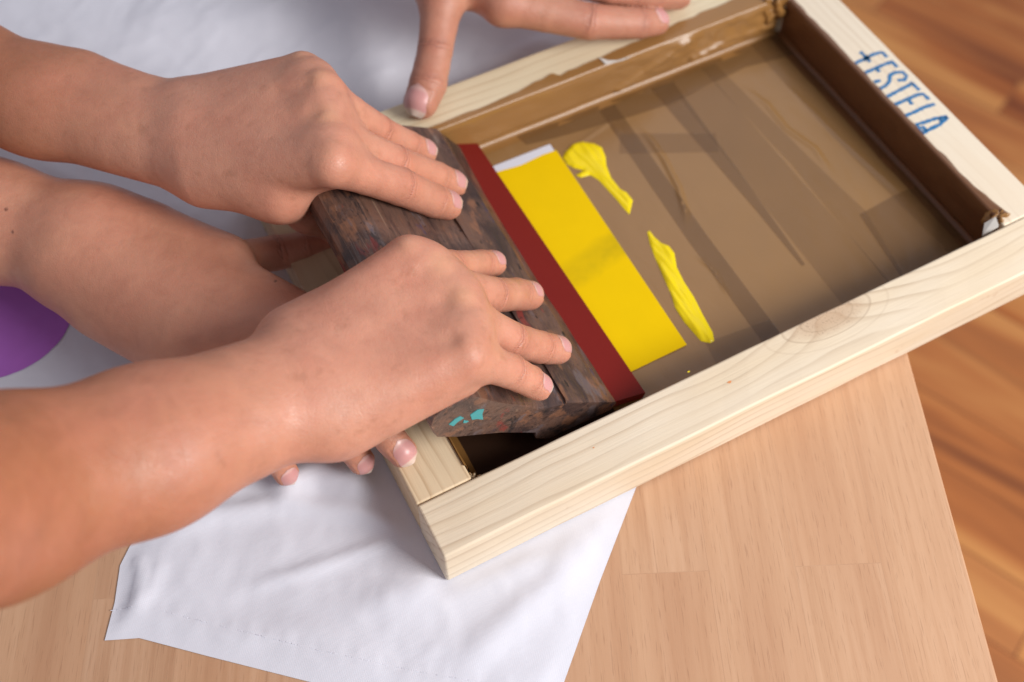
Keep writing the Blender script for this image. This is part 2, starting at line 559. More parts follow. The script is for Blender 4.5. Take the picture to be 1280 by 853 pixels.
M = {}
M['pine_front'] = pine('pine_front', 1, (0.80, 0.70, 0.56), (0.76, 0.63, 0.46), (0.48, 0.35, 0.23), knot=(4.2, 1.15))
M['pine_right'] = pine('pine_right', 2, (0.78, 0.69, 0.56), (0.75, 0.64, 0.50), (0.58, 0.45, 0.32))
M['pine_far'] = pine('pine_far', 3, (0.76, 0.66, 0.47), (0.72, 0.60, 0.41), (0.54, 0.40, 0.24))
M['pine_left'] = pine('pine_left', 4, (0.76, 0.61, 0.42), (0.70, 0.52, 0.33), (0.44, 0.28, 0.15))
M['beech'] = beech()
M['floor'] = parquet()
M['cloth'] = cloth_mat('white_cotton', (0.72, 0.725, 0.81))
M['purple'] = cloth_mat('purple_print', (0.45, 0.15, 0.58))
M['mesh'] = tape_mat('brown_taped_mesh', (0.285, 0.152, 0.054), 1.0, 0.3, 0.3)
M['tape'] = tape_mat('brown_tape', (0.17, 0.085, 0.035), 0.36, 0.24, 0.3)
M['tape_thin'] = tape_mat('single_brown_tape', (0.18, 0.09, 0.038), 0.2, 0.24, 0.3)
M['tape_wall'] = tape_mat('brown_tape_over_wood', (0.34, 0.165, 0.048), 0.86, 0.3, 0.3)
M['tape_shaded'] = tape_mat('shaded_brown_tape', (0.16, 0.06, 0.02), 0.88, 0.3, 0.3)  # right wall tape, the wall's shade put into its darker colour
M['shade_sheet'] = tape_mat('painted_shade', (0.05, 0.022, 0.012), 0.9, 0.4, 0.2)  # near black film colour for the shade painted under the squeegee
M['yellow'] = ink_mat('yellow_ink', (0.86, 0.52, 0.002), 0.42, 0.35)
M['yellow_wet'] = ink_mat('wet_yellow_ink', (0.86, 0.66, 0.002), 0.3, 0.35)
M['white_mesh'] = ink_mat('bare_white_mesh', (0.68, 0.68, 0.76), 0.7, 0.2)
M['rubber'] = ink_mat('red_rubber', (0.17, 0.010, 0.007), 0.5, 0.2)
M['teal'] = ink_mat('teal_ink', (0.06, 0.36, 0.38), 0.5)
M['crayon'] = ink_mat('blue_crayon', (0.045, 0.21, 0.46), 0.7, 0.2)
M['paper'] = ink_mat('white_scrap', (0.7, 0.68, 0.64), 0.7, 0.2)
M['wood_dark'] = squeegee_wood()
M['nail'] = nail_mat()
M['skin_a'] = skin_mat('tanned_skin', (0.61, 0.290, 0.198), (0.40, 0.155, 0.078), (0.53, 0.178, 0.115), 1)
M['skin_b'] = skin_mat('light_skin', (0.58, 0.265, 0.172), (0.60, 0.295, 0.19), (0.50, 0.178, 0.118), 2)
M['skin_c'] = skin_mat('ruddy_skin', (0.52, 0.245, 0.165), (0.50, 0.23, 0.15), (0.44, 0.15, 0.10), 3)

# ------------------------------------------------------------------ the setting: floor and table
FZ = -74.0
fl = mesh('floor', [(-500, -500, FZ), (600, -500, FZ), (600, 700, FZ), (-500, 700, FZ)], [(0, 1, 2, 3)], M['floor'], smooth=False)
tag(fl, 'orange brown wooden plank floor far below the table', None, 'structure')

TZ = -0.15


def prism(name, poly, z0, z1, mat, parent=None, bev=0.15):
    bm = bmesh.new()
    vs = [bm.verts.new((x * S, y * S, z0 * S)) for x, y in poly]
    f = bm.faces.new(vs)
    r = bmesh.ops.extrude_face_region(bm, geom=[f])
    for v in [g for g in r['geom'] if isinstance(g, bmesh.types.BMVert)]:
        v.co.z = z1 * S
    bmesh.ops.recalc_face_normals(bm, faces=bm.faces)
    if bev:
        bmesh.ops.bevel(bm, geom=list(bm.edges), offset=bev * S, segments=3, profile=0.5, affect='EDGES')
    me = bpy.data.meshes.new(name)
    bm.to_mesh(me); bm.free()
    return link(name, me, mat, parent, False)


E1, E0 = np.array([28.02, -0.68]), np.array([20.69, -16.42])
ed = (E1 - E0) / np.linalg.norm(E1 - E0)
pn = np.array([-ed[1], ed[0]])
q0 = E0 - ed * 26; q1 = E0 + ed * 105
table = prism('table', [q0, q1, q1 + pn * 85, q0 + pn * 85], TZ - 2.8, TZ, M['beech'], None, 0.12)
tag(table, 'pale beech butcher block tabletop under the frame and shirt', 'table')

# ------------------------------------------------------------------ the shirt
W_, D_, H_ = 39.256, 27.136, 3.165
RW = 3.0


def pix(pts, z=0.2):
    return [tuple(at(x, y, z)[:2]) for x, y in pts]


FOLDS = [
    (pix([(190, 668), (270, 640), (360, 628), (450, 640), (520, 668)]), 0.30, 0.5),
    (pix([(300, 735), (380, 712), (450, 688), (500, 672)]), 0.22, 0.3),
    (pix([(330, 622), (365, 600), (400, 588), (440, 604), (470, 625)]), 0.75, 0.9),
    (pix([(205, 690), (190, 730), (165, 775)]), 0.14, 0.3),
    (pix([(165, 684), (178, 715), (172, 745), (150, 775)]), 0.22, 0.22),
    (pix([(420, 770), (520, 735), (620, 700), (700, 690)]), 0.28, 1.0),
    (pix([(560, 850), (620, 790), (690, 730), (740, 660)]), 0.25, 0.8),
    (pix([(260, 780), (380, 790), (500, 830)]), 0.16, 0.8),
    (pix([(430, 0), (455, 60), (480, 120)]), 0.35, 1.6),
    (pix([(150, 20), (260, 30), (390, 20)]), 0.4, 2.2),
    (pix([(600, 60), (640, 90), (600, 115)]), 0.25, 1.2),
    (pix([(620, 75), (660, 60), (700, 48)]), 0.3, 0.7),
    (pix([(0, 195), (150, 250), (300, 290)]), 0.3, 1.2),
]


def shirt_z(x, y):
    z = 0.06 * vnoise(x * 0.16, y * 0.16, 1) + 0.04 * vnoise(x * 0.45 + 3, y * 0.3, 2) + 0.022 * vnoise(x * 1.3 + 0.6 * y, y * 0.9 - 0.5 * x, 3) + 0.05 * (1 - np.abs(vnoise(x * 0.33 + y * 0.22, y * 0.5 - x * 0.3, 4))) ** 6 + 0.035 * (1 - np.abs(vnoise(x * 0.8 - y * 0.5, y * 0.6 + x * 0.5, 6))) ** 7
    for p, a, s in FOLDS:
        z = z + ridge(x, y, p, a, s)
    z = z + 0.02
    # flat under the frame
    dx = np.maximum(np.maximum(-x, x - W_), 0); dy = np.maximum(np.maximum(-y, y - D_), 0)
    k = np.clip(np.hypot(dx, dy) / 1.3, 0, 1); k = k * k * (3 - 2 * k)
    z = z * k - 0.06 * (1 - k)
    # hem: pressed double edge
    d, _ = poly_dist(x, y, HEM)
    z = np.where(d < 1.7, z + 0.05, z) - 0.05 * np.exp(-((d - 1.45) / 0.12) ** 2) - 0.03 * np.exp(-((d - 1.75) / 0.1) ** 2)
    e, _ = poly_dist(x, y, OUT + OUT[:1])
    fall = np.clip(e / 1.2, 0, 1); fall = fall * fall * (3 - 2 * fall)
    z = (np.maximum(z, -0.05) + 0.115) * (0.12 + 0.88 * fall) - 0.115
    return np.maximum(z, -0.115)


HEM = [(1.0, -8.3), (-3.5, -4.9), (-7.7, -1.46), (-11.6, 2.0), (-14.2, 4.35), (-15.69, 5.0)]
OUT = [(27, 13), (18, 6.0), (10.33, -0.37), (6.7, -3.4), (2.68, -6.93)] + HEM + \
      [(-14.7, 6.6), (-13.9, 8.3), (-13.02, 9.2), (-17, 10.8), (-24, 13), (-32, 18), (-37, 30), (-36, 48), (-20, 60), (10, 62), (34, 50), (33, 34), (30, 24)]


def resample(pts, step):
    out = []
    for i in range(len(pts)):
        a, b = np.array(pts[i]), np.array(pts[(i + 1) % len(pts)])
        n = max(1, int(np.linalg.norm(b - a) / step))
        out += [a + (b - a) * k / n for k in range(n)]
    return out


def inside(x, y, poly):
    r = np.zeros(np.shape(x), bool)
    n = len(poly)
    for i in range(n):
        (ax, ay), (bx, by) = poly[i], poly[(i + 1) % n]
        c = ((ay > y) != (by > y)) & (x < (bx - ax) * (y - ay) / (by - ay + 1e-12) + ax)
        r ^= c
    return r


def sheet(name, outline, step, zf, mat, parent=None, thick=0.0, margin=0.5):
    """a closed outline filled with a fine triangle mesh and lifted by zf"""
    b = resample(outline, step)
    bp = np.array(b)
    lo, hi = bp.min(0), bp.max(0)
    gx, gy = np.meshgrid(np.arange(lo[0], hi[0], step), np.arange(lo[1], hi[1], step * 0.87))
    gx = gx + (np.arange(gx.shape[0]) % 2)[:, None] * step * 0.5
    gx, gy = gx.ravel(), gy.ravel()
    ok = inside(gx, gy, outline)
    gx, gy = gx[ok], gy[ok]
    d, _ = poly_dist(gx, gy, list(outline) + [outline[0]])
    gx, gy = gx[d > step * margin], gy[d > step * margin]
    vs = [Vector(p) for p in b] + [Vector((x, y)) for x, y in zip(gx, gy)]
    n = len(b)
    ed_ = [(i, (i + 1) % n) for i in range(n)]
    v2, _, f2, *_r = delaunay_2d_cdt(vs, ed_, [], 1, 1e-6)
    xy = np.array([(v.x, v.y) for v in v2])
    z = zf(xy[:, 0], xy[:, 1])
    V_ = np.c_[xy, z]; F_ = [tuple(f_) for f_ in f2]
    if thick:
        cnt_ = {}
        for f_ in F_:
            for a_, b_ in zip(f_, f_[1:] + f_[:1]):
                cnt_[(a_, b_)] = 1
        rim_ = [e_ for e_ in cnt_ if (e_[1], e_[0]) not in cnt_]
        ids = sorted({i for e_ in rim_ for i in e_})
        n0 = len(V_); k_ = {i: j for j, i in enumerate(ids)}; m_ = len(ids)
        low = V_[ids] - np.array([0, 0, thick])
        F_ += [(n0 + k_[b_], n0 + k_[a_], n0 + m_ + k_[a_], n0 + m_ + k_[b_]) for a_, b_ in rim_]
        V_ = np.concatenate([V_, V_[ids], low])
    return mesh(name, V_, F_, mat, parent)


shirt = sheet('shirt', OUT, 0.34, shirt_z, M['cloth'], None, 0.022)
tag(shirt, 'white cotton shirt spread on the table under the wooden frame', 'shirt')

# stitches along the hem
stv, stf = [], []
hp = np.array(HEM); acc_ = 0.0
for a_, b_ in zip(hp[:-1], hp[1:]):
    d_ = (b_ - a_); ln_ = np.linalg.norm(d_); d_ = d_ / ln_; n_ = np.array([d_[1], -d_[0]])
    if n_ @ (np.array([0, 20]) - a_) < 0:
        n_ = -n_
    k = 0.1
    while k + 0.22 < ln_:
        p0, p1 = a_ + d_ * k + n_ * 1.45, a_ + d_ * (k + 0.2) + n_ * 1.45
        q = [p0 - n_ * 0.02, p0 + n_ * 0.02, p1 + n_ * 0.02, p1 - n_ * 0.02]
        z_ = [float(shirt_z(np.array([c[0]]), np.array([c[1]]))[0]) + 0.03 for c in q]
        b0 = len(stv)
        stv += [(c[0], c[1], zz) for c, zz in zip(q, z_)] + [(c[0], c[1], zz - 0.04) for c, zz in zip(q, z_)]
        stf += [(b0, b0 + 1, b0 + 2, b0 + 3), (b0, b0 + 4, b0 + 5, b0 + 1), (b0 + 2, b0 + 6, b0 + 7, b0 + 3)]
        k += 0.3
mesh('stitching', stv, stf, M['cloth'], shirt, False)

# purple round print on the shirt
pc, pr = np.array([-15.6, 26.0]), 4.45
dot = [pc + pr * np.array([math.cos(a), math.sin(a)]) for a in np.linspace(0, 2 * math.pi, 90, endpoint=False)]
sheet('purple_print', [tuple(p) for p in dot], 0.3, lambda x, y: shirt_z(x, y) + 0.05, M['purple'], shirt)

# ------------------------------------------------------------------ the printing frame
frame = thing('printing_frame', 'pale pine screen printing frame with brown taped mesh, on the shirt', 'frame', (0, 0, 0))
bevel_box('rail', (0, 0.0, 0), (W_, RW, H_), M['pine_front'], frame, 0.14, 3, 0.015, 24)
bevel_box('rail', (0.02, RW + 0.03, 0.0), (RW, D_ - RW - 0.03, H_ - 0.03), M['pine_left'], frame, 0.12, 3, 0.012, 12)
bevel_box('rail', (W_ - RW, RW + 0.03, 0.0), (W_ - 0.02, D_ - RW - 0.03, H_ - 0.03), M['pine_right'], frame, 0.12, 3, 0.012, 12)
bevel_box('rail', (0.0, D_ - RW, 0), (W_, D_, H_ - 0.02), M['pine_far'], frame, 0.13, 3, 0.012, 20)

MZ = 0.30
X0, X1, Y0, Y1 = RW, W_ - RW, RW, D_ - RW

# the mesh covered in tape, with small wrinkles standing up
WR = [([(23.7, 20.9), (23.7, 19.4), (23.6, 17.9), (23.2, 15.7), (22.6, 14.0), (22.0, 12.9)], 0.11, 0.16),
      ([(31.4, 20.6), (31.8, 18.8), (31.7, 16.6), (32.3, 14.4), (32.1, 12.4)], 0.08, 0.17),
      ([(21.4, 11.0), (21.7, 9.5), (21.4, 7.4)], 0.05, 0.12),
      ([(33.9, 20.0), (34.2, 14.5), (34.9, 8.4)], 0.05, 0.15),
      ([(18.9, 21.4), (22.4, 22.2), (22.2, 20.6)], 0.05, 0.15)]


def mesh_z(x, y):
    z = MZ + 0.02 * vnoise(x * 0.4, y * 0.25, 8) + 0.008 * vnoise(x * 1.5, y * 0.8, 9)
    for p, a, s in WR:
        z = z + ridge(x, y, p, a, s)
    return z


gx, gy = np.meshgrid(np.linspace(X0 - 0.0, X1, 300), np.linspace(Y0, Y1, 200))
grid_mesh('screen_mesh', np.stack([gx, gy, mesh_z(gx, gy)], -1), M['mesh'], frame)


def strip(poly, mat, lift):
    return sheet('tape', poly, 0.3, lambda x, y: mesh_z(x, y) + lift + 0.022, mat, frame)  # tape pieces, plus one painted shade patch and one painted reflection


strip([(22.15, 23.6), (23.3, 23.6), (22.75, 12), (22.6, 3.2), (21.4, 3.2), (21.55, 12)], M['tape'], 0.010)
strip([(26.0, 23.5), (27.65, 23.5), (26.95, 12), (26.6, 7.4), (26.35, 7.4), (26.35, 12)], M['tape'], 0.012)
strip([(29.8, 23.4), (30.9, 23.4), (31.6, 14), (32.1, 9.0), (31.0, 3.2), (30.0, 3.2), (30.3, 14)], M['tape_thin'], 0.014)
strip([(21.4, 19.6), (22.3, 21.0), (27.6, 18.3), (26.9, 16.9)], M['tape_thin'], 0.016)  # slanting reflection on the film, painted as a tinted quad
strip([(16.4, 24.0), (36.2, 24.0), (36.2, 21.6), (32.5, 22.2), (26.5, 21.7), (24.0, 21.9), (18.3, 22.6), (16.7, 22.9)], M['tape'], 0.020)
strip([(33.9, 23.9), (36.2, 23.9), (36.2, 3.1), (34.5, 3.1), (34.2, 9.0), (33.9, 15)], M['tape_thin'], 0.024)
strip([(31.6, 8.9), (34.2, 9.1), (36.2, 9.1), (36.2, 3.1), (30.8, 3.1)], M['tape'], 0.018)
strip([(27.2, 21.9), (30.0, 21.9), (30.2, 3.2), (26.8, 3.2)], M['tape_thin'], 0.008)
strip([(18.6, 5.6), (22.6, 5.2), (22.6, 3.1), (18.2, 3.1)], M['tape_thin'], 0.013)
strip([(3.1, 3.1), (12.0, 3.1), (12.0, 12), (3.1, 12)], M['shade_sheet'], 0.02)  # deep shadow under the squeegee, painted as a dark sheet

# the open window of the stencil and the ink drawn across it
win = sheet('stencil_window', [(10.5, 5.90), (17.50, 6.02), (18.0, 22.28), (10.5, 22.36)], 0.4, lambda x, y: mesh_z(x, y) * 0 + MZ + 0.05, M['white_mesh'], frame)
yl = ink_mat('yellow_film', (0.83, 0.55, 0.0005), 0.5, 0.08)
nt = yl.node_tree
b = nt.nodes['Principled BSDF']
v = coords(nt)
sep = N(nt, 'ShaderNodeSeparateXYZ'); nt.links.new(v, sep.inputs[0])
dn = noise(nt, coords(nt, (1, 1, 1)), 110, 2, 0.5)
# a grey green streak slanting across the ink
yy = math_node(nt, 'MULTIPLY_ADD', sep.outputs[0], 0.42)
lin = N(nt, 'ShaderNodeMath', operation='MULTIPLY_ADD'); nt.links.new(sep.outputs[0], lin.inputs[0]); lin.inputs[1].default_value = -0.20; nt.links.new(sep.outputs[1], lin.inputs[2])
off = math_node(nt, 'ABSOLUTE', math_node(nt, 'SUBTRACT', math_node(nt, 'ADD', lin.outputs[0], math_node(nt, 'MULTIPLY', dn, 0.008)), 0.1055))
band = ramp(nt, off, [(0.0, (1,) * 3), (0.006, (0.9,) * 3), (0.0105, (0,) * 3)])
bf = math_node(nt, 'MULTIPLY', band.outputs[0], ramp(nt, dn, [(0.25, (0.5,) * 3), (0.65, (1,) * 3)]).outputs[0])
xr = ramp(nt, sep.outputs[0], [(0.135, (0.45,) * 3), (0.178, (1,) * 3)])
bf = math_node(nt, 'MULTIPLY', bf, xr.outputs[0])
old = b.inputs['Base Color'].links[0].from_socket
nt.links.new(mix(nt, math_node(nt, 'MULTIPLY', bf, 0.8), old, (0.47, 0.34, 0.006)), b.inputs['Base Color'])
M['yellow_film'] = yl
sheet('ink_film', [(10.6, 5.84), (17.60, 5.94), (18.10, 21.66), (17.2, 21.72), (15.6, 21.60), (14.0, 21.80), (10.6, 21.8)], 0.3,
      lambda x, y: mesh_z(x, y) * 0 + MZ + 0.062, M['yellow_film'], frame)


def blob(name, pts, hmax, streak, mat, seed):
    """a thick dab of ink: outline in cm, domed with drag streaks"""
    ang = streak

    def zf(x, y):
        d, _ = poly_dist(x, y, pts + pts[:1])
        u = x * math.cos(ang) + y * math.sin(ang); w = -x * math.sin(ang) + y * math.cos(ang)
        dome = np.sqrt(np.clip(d, 0, 0.30) / 0.30)
        z = hmax * dome * (0.8 + 0.4 * vnoise(w * 2.4, u * 0.3, seed) + 0.34 * vnoise(w * 9 + 0.4 * u, u * 0.9, seed + 1) + 0.2 * vnoise(w * 1.2, u * 1.1, seed + 2))
        return mesh_z(x, y) + 0.015 + np.maximum(z, 0.0) * np.where(d < 1e-3, 0, 1)
    return sheet(name, pts, 0.10, zf, mat, frame)


B1 = pix([(703, 197), (706, 190), (716, 180), (728, 177), (742, 179), (752, 184), (757, 196), (758, 207), (764, 222), (775, 236), (783, 240), (791, 250), (789, 259),
          (787, 268), (781, 262), (771, 250), (760, 238), (748, 225), (738, 219), (726, 222), (719, 219), (729, 213), (717, 210), (708, 205)], 0.35)
B2 = pix([(809, 290), (812, 288), (818, 296), (826, 303), (836, 307), (843, 316), (846, 334), (855, 352), (868, 372), (878, 392), (891, 415), (893, 426), (888, 429),
          (876, 426), (868, 417), (855, 402), (844, 385), (838, 366), (828, 344), (818, 320), (812, 304)], 0.35)
blob('ink_dab', B1, 0.14, math.pi / 2 + 0.15, M['yellow_wet'], 21)
blob('ink_dab', B2, 0.16, math.pi / 2 + 0.06, M['yellow_wet'], 31)


def wall_bulge(kind, s, z, seed):
    b_ = 0.05 + 0.04 * float(vnoise(s * 0.8, z * 1.2, seed + 1))
    if kind == 'far':
        k = min(max((s - 22) / 5, 0), 1)
        b_ += k * (0.10 + 0.10 * float(vnoise(s * 0.9, z * 1.6, seed + 3)) + 0.05 * float(vnoise(s * 2.4 + z, z * 2.2, seed + 4)))
        d, t = poly_dist(np.array([s]), np.array([z]), [(23.8, 0.75), (26.2, 1.7), (29.3, 3.0)])
        b_ += 0.22 * math.exp(-(d[0] / 0.16) ** 2)
        d, t = poly_dist(np.array([s]), np.array([z]), [(29.4, 1.0), (32.0, 1.5), (35.5, 1.3)])
        b_ += 0.30 * math.exp(-(d[0] / 0.22) ** 2)
    return b_


# tape folded up the inside of the rails
def wall_tape(name, along, over, mat, kind, seed, fillet=0.5, reach=1.4, dz=0.0):
    """profile: over the rail top, down the wall, round a fillet and out on the mesh"""
    n = len(along)
    rows = []
    for i, s in enumerate(along):
        ov = over[i]
        k = 0.03 + 0.02 * (vnoise(s * 0.7, 0.5, seed) + 1)
        prof = [(-ov, H_ + 0.03 + 0.03 * (vnoise(s * 1.3, 2.5, seed) + 1)), (-ov * 0.5, H_ + 0.035), (-0.10, H_ + 0.035), (0.0, H_ + 0.01), (k, H_ - 0.12)]
        for z in np.linspace(H_ - 0.3, MZ + fillet, 16):
            prof.append((k + wall_bulge(kind, s, z, seed), z))
        for a in np.linspace(0.15, math.pi / 2, 7):
            prof.append((k + fillet * (1 - math.cos(a)), MZ + dz + 0.03 + fillet * (1 - math.sin(a))))
        prof.append((k + fillet + reach * (0.9 + 0.1 * vnoise(s * 0.5, 7.5, seed)), MZ + dz + 0.035))
        rows.append([(s, p, z) for p, z in prof])
    P = np.array(rows)
    if kind == 'far':
        Q = np.stack([P[..., 0], Y1 - P[..., 1], P[..., 2]], -1)
    elif kind == 'right':
        Q = np.stack([X1 - P[..., 1], P[..., 0], P[..., 2]], -1)
    elif kind == 'left':
        Q = np.stack([X0 + P[..., 1], P[..., 0], P[..., 2]], -1)
    else:
        Q = np.stack([P[..., 0], Y0 + P[..., 1], P[..., 2]], -1)
    return grid_mesh(name, Q, mat, frame)


s = np.linspace(X0 + 0.1, X1 - 0.3, 260)
over = np.interp(s, [3, 12, 17, 19.6, 19.9, 24, 26.8, 27.0, 29.5, 35, 36.5], [0.35, 0.35, 0.5, 0.9, 0.55, 0.75, 0.9, 0.95, 1.1, 1.35, 0.6]) + 0.06 * vnoise(s * 1.7, s * 0, 40)
wall_tape('wall_tape', s, over, M['tape_wall'], 'far', 41, 0.42, 0.35)
s = np.linspace(Y0 + 0.5, Y1 - 0.4, 120)
over = 0.30 + 0.05 * vnoise(s * 1.5, s * 0, 50) + np.interp(s, [3, 4.2, 5.5, 7], [0.5, 0.35, 0.1, 0])
wall_tape('wall_tape', s, over, M['tape_shaded'], 'right', 51, 0.35, 0.5, 0.004)
s = np.linspace(Y0 + 0.8, Y1 - 0.3, 90)
wall_tape('wall_tape', s, 0 * s + 0.04, M['tape_wall'], 'left', 61, 0.3, 0.6, 0.004)


def crumple(name, c, size, mat, seed, parent=frame):
    """a pinched lump of tape"""
    bm = bmesh.new()
    bmesh.ops.create_icosphere(bm, subdivisions=4, radius=1)
    vs = np.array([v.co[:] for v in bm.verts])
    a = np.arctan2(vs[:, 1], vs[:, 0])
    r = 1 + 0.28 * np.sin(a * 5 + vs[:, 2] * 3 + seed) + 0.22 * vnoise(vs[:, 0] * 3 + seed, vs[:, 2] * 4 + vs[:, 1] * 3, seed)
    vs = vs * r[:, None] * np.array(size) + np.array(c)
    for v_, p in zip(bm.verts, vs):
        v_.co = Vector(p) * S
    me = bpy.data.meshes.new(name)
    bm.to_mesh(me); bm.free()
    return link(name, me, mat, parent, True)


crumple('tape_pleat', (W_ - 3.55, D_ - 2.9, 2.5), (0.95, 0.62, 0.95), M['tape_wall'], 3)
crumple('tape_pleat', (W_ - 2.75, 3.75, 2.75), (0.62, 0.55, 0.55), M['tape_wall'], 9)
# torn white scrap stuck in the near right corner, one torn bit on the far rail
mesh('paper_scrap', [(W_ - 4.1, 3.3, 2.6), (W_ - 3.35, 3.15, 3.25), (W_ - 3.3, 3.6, 3.5), (W_ - 3.75, 3.75, 3.0), (W_ - 4.1, 3.3, 2.5), (W_ - 3.4, 3.1, 3.15)],
     [(0, 1, 2), (0, 2, 3), (4, 5, 1, 0)], M['paper'], frame, False)
pz = H_ + 0.06
sc = [at(*p, pz) for p in [(748, 72), (752, 76), (757, 81), (778, 76), (790, 71), (772, 76), (760, 76)]]
mesh('paper_scrap', [tuple(p) for p in sc] + [tuple(p + np.array([0, 0, 0.03])) for p in sc], [(0, 1, 2, 6), (2, 3, 5, 6), (3, 4, 5), (7, 13, 9, 8), (9, 13, 12, 10), (10, 12, 11), (0, 6, 13, 7)], M['paper'], frame, False)
# splinters at the saw cut of the near left joint
for (x, y, z, a, b_, c_) in ((3.12, 3.28, 2.2, 0.22, 0.35, 0.55), (3.55, 3.12, 2.55, 0.28, 0.13, 0.12)):
    crumple('splinter', (x, y, z), (a, b_, c_), M['pine_left'], 4)


# small flecks of ink on the near rail
M['orange'] = ink_mat('orange_ink', (0.75, 0.30, 0.12), 0.6, 0.2)
for (px, py, r_, mt_) in ((912, 478, 0.11, 'orange'), (861, 465, 0.07, 'yellow_wet'), (742, 560, 0.05, 'orange')):
    c_ = at(px, py, H_)
    mesh('ink_speck', [(c_[0] + r_ * (1 + 0.4 * math.sin(3 * a_)) * math.cos(a_), c_[1] + 0.6 * r_ * math.sin(a_), H_ + 0.012) for a_ in np.linspace(0, 2 * math.pi, 14, endpoint=False)],
         [tuple(range(14))], M[mt_], frame, False)


# hand lettering in blue crayon on the right rail
def stroke_mesh(strokes, w, z, mat, parent, name):
    vs, fs = [], []
    for st in strokes:
        st = [np.array(p) for p in st]
        pts = []
        for a, b_ in zip(st[:-1], st[1:]):
            n = max(2, int(np.linalg.norm(b_ - a) / 0.05))
            pts += [a + (b_ - a) * k / n for k in range(n)]
        pts.append(st[-1])
        base = len(vs)
        for i, p in enumerate(pts):
            d = pts[min(i + 1, len(pts) - 1)] - pts[max(i - 1, 0)]
            d = d / (np.linalg.norm(d) + 1e-9)
            nn = np.array([-d[1], d[0]])
            ww = w * (0.75 + 0.5 * rng.random())
            for sg in (-1, 1):
                q = p + nn * ww * sg * 0.5 + np.array([rng.uniform(-1, 1), rng.uniform(-1, 1)]) * 0.012
                vs.append((q[0], q[1], z)); vs.append((q[0], q[1], z + 0.012))
            if i:
                k = base + 4 * i
                fs += [(k - 4 + 1, k - 4 + 3, k + 3, k + 1), (k - 4, k, k + 2, k - 2), (k - 4, k - 3, k + 1, k), (k - 2, k + 2, k + 3, k - 1)]
        e = len(vs)
        fs += [(base, base + 2, base + 3, base + 1), (e - 4, e - 3, e - 1, e - 2)]
    return mesh(name, vs, fs, mat, parent, False)


def cp(*pts):
    return [tuple(at(1055 + x * 0.15244, 50 + y * 0.15244, H_)[:2]) for x, y in pts]


LET = [cp((95, 190), (180, 150), (240, 118), (312, 98), (355, 142)), cp((135, 95), (180, 140), (215, 180)), cp((165, 170), (200, 130)), cp((170, 145), (215, 150)),
       cp((160, 275), (240, 240), (330, 200), (395, 178), (437, 222)), cp((265, 232), (292, 262)), cp((250, 345), (300, 330)),
       cp((290, 402), (345, 375), (375, 335), (375, 290), (420, 265), (480, 262), (515, 295), (495, 328), (440, 330)),
       cp((350, 468), (430, 425), (505, 385), (565, 355)), cp((545, 342), (620, 410)),
       cp((420, 530), (520, 485), (600, 450), (650, 440), (698, 488)), cp((530, 490), (560, 528)),
       cp((495, 625), (580, 590), (660, 550), (745, 525)),
       cp((590, 695), (660, 675), (760, 640), (850, 628)), cp((850, 632), (790, 690), (700, 735), (640, 770)), cp((600, 700), (640, 765)), cp((640, 705), (680, 745)), cp((780, 640), (800, 670))]
o = stroke_mesh(LET, 0.23, H_ - 0.024, M['crayon'], frame, 'lettering')
nt = M['crayon'].node_tree
b = nt.nodes['Principled BSDF']
al = ramp(nt, noise(nt, coords(nt), 700, 3, 0.6), [(0.36, (0.12,) * 3), (0.50, (0.95,) * 3)])
nt.links.new(al.outputs[0], b.inputs['Alpha'])

# ------------------------------------------------------------------ the squeegee
sqg = thing('squeegee', 'dark ink stained wooden squeegee with red rubber blade, held inside the frame', 'squeegee', (8, 14, 4))
# outline of the wooden handle in x, z at the near end and the far end
near = [(1.55, 7.9), (1.75, 8.55), (2.1, 8.85), (3.4, 8.86), (3.85, 8.65), (5.2, 7.0), (7.15, 4.95), (7.25, 4.70), (8.0, 4.25), (8.68, 3.95), (8.76, 3.78), (8.82, 3.78), (8.88, 3.98), (11.3, 2.05),
        (11.95, 1.48), (12.02, 1.30), (11.75, 0.85), (8.0, 0.85), (7.15, 1.62), (7.15, 2.25), (5.0, 4.1), (2.75, 5.75), (1.78, 6.62)]
farp = [(1.35, 8.9), (1.55, 9.5), (1.9, 9.8), (3.3, 9.75), (3.8, 9.55), (5.2, 8.2), (7.15, 6.4), (7.25, 6.1), (8.0, 5.6), (8.68, 5.22), (8.76, 5.06), (8.82, 5.06), (8.88, 5.24), (11.2, 3.75),
        (12.25, 1.95), (12.45, 1.70), (12.1, 1.25), (8.2, 1.95), (7.25, 2.8), (7.25, 3.4), (5.0, 5.2), (2.75, 6.85), (1.7, 7.7)]
SY0, SY1 = 4.15, 23.75
near, farp = np.array(near), np.array(farp)
rows = []
for t in np.concatenate([[0, 0.006, 0.014], np.linspace(0.03, 0.97, 40), [0.986, 0.994, 1]]):
    e = min(t, 1 - t)
    shrink = 0.10 * max(0, 1 - e / 0.014) ** 1.5
    tt = np.full((len(near), 1), t); tt[14:17] = t ** 3
    p = near * (1 - tt) + farp * tt
    yq = SY0 + (SY1 - SY0) * t
    p[10:12, 1] += 0.17 * np.clip(0.45 + 0.9 * float(vnoise(yq * 0.55, 3.3, 91)), 0, 1)
    p[6:8, 1] -= 0.10 * np.clip(float(vnoise(yq * 0.4, 9.3, 92)), 0, 1)
    p[3:5] += 0.10 * np.array([vnoise(yq * 0.5, 1.5, 93), vnoise(yq * 0.6, 4.5, 94)])
    c = p.mean(0)
    d = p - c
    p = c + d * (1 - shrink / np.linalg.norm(d, axis=1, keepdims=True))
    y = SY0 + (SY1 - SY0) * t
    p = p + 0.025 * np.stack([vnoise(p[:, 0] * 0.8 + 5, np.full(len(p), y * 0.6), 81), vnoise(p[:, 1] * 0.8, np.full(len(p), y * 0.6), 82)], -1)
    rows.append(np.c_[p[:, 0], np.full(len(p), y), p[:, 1]])
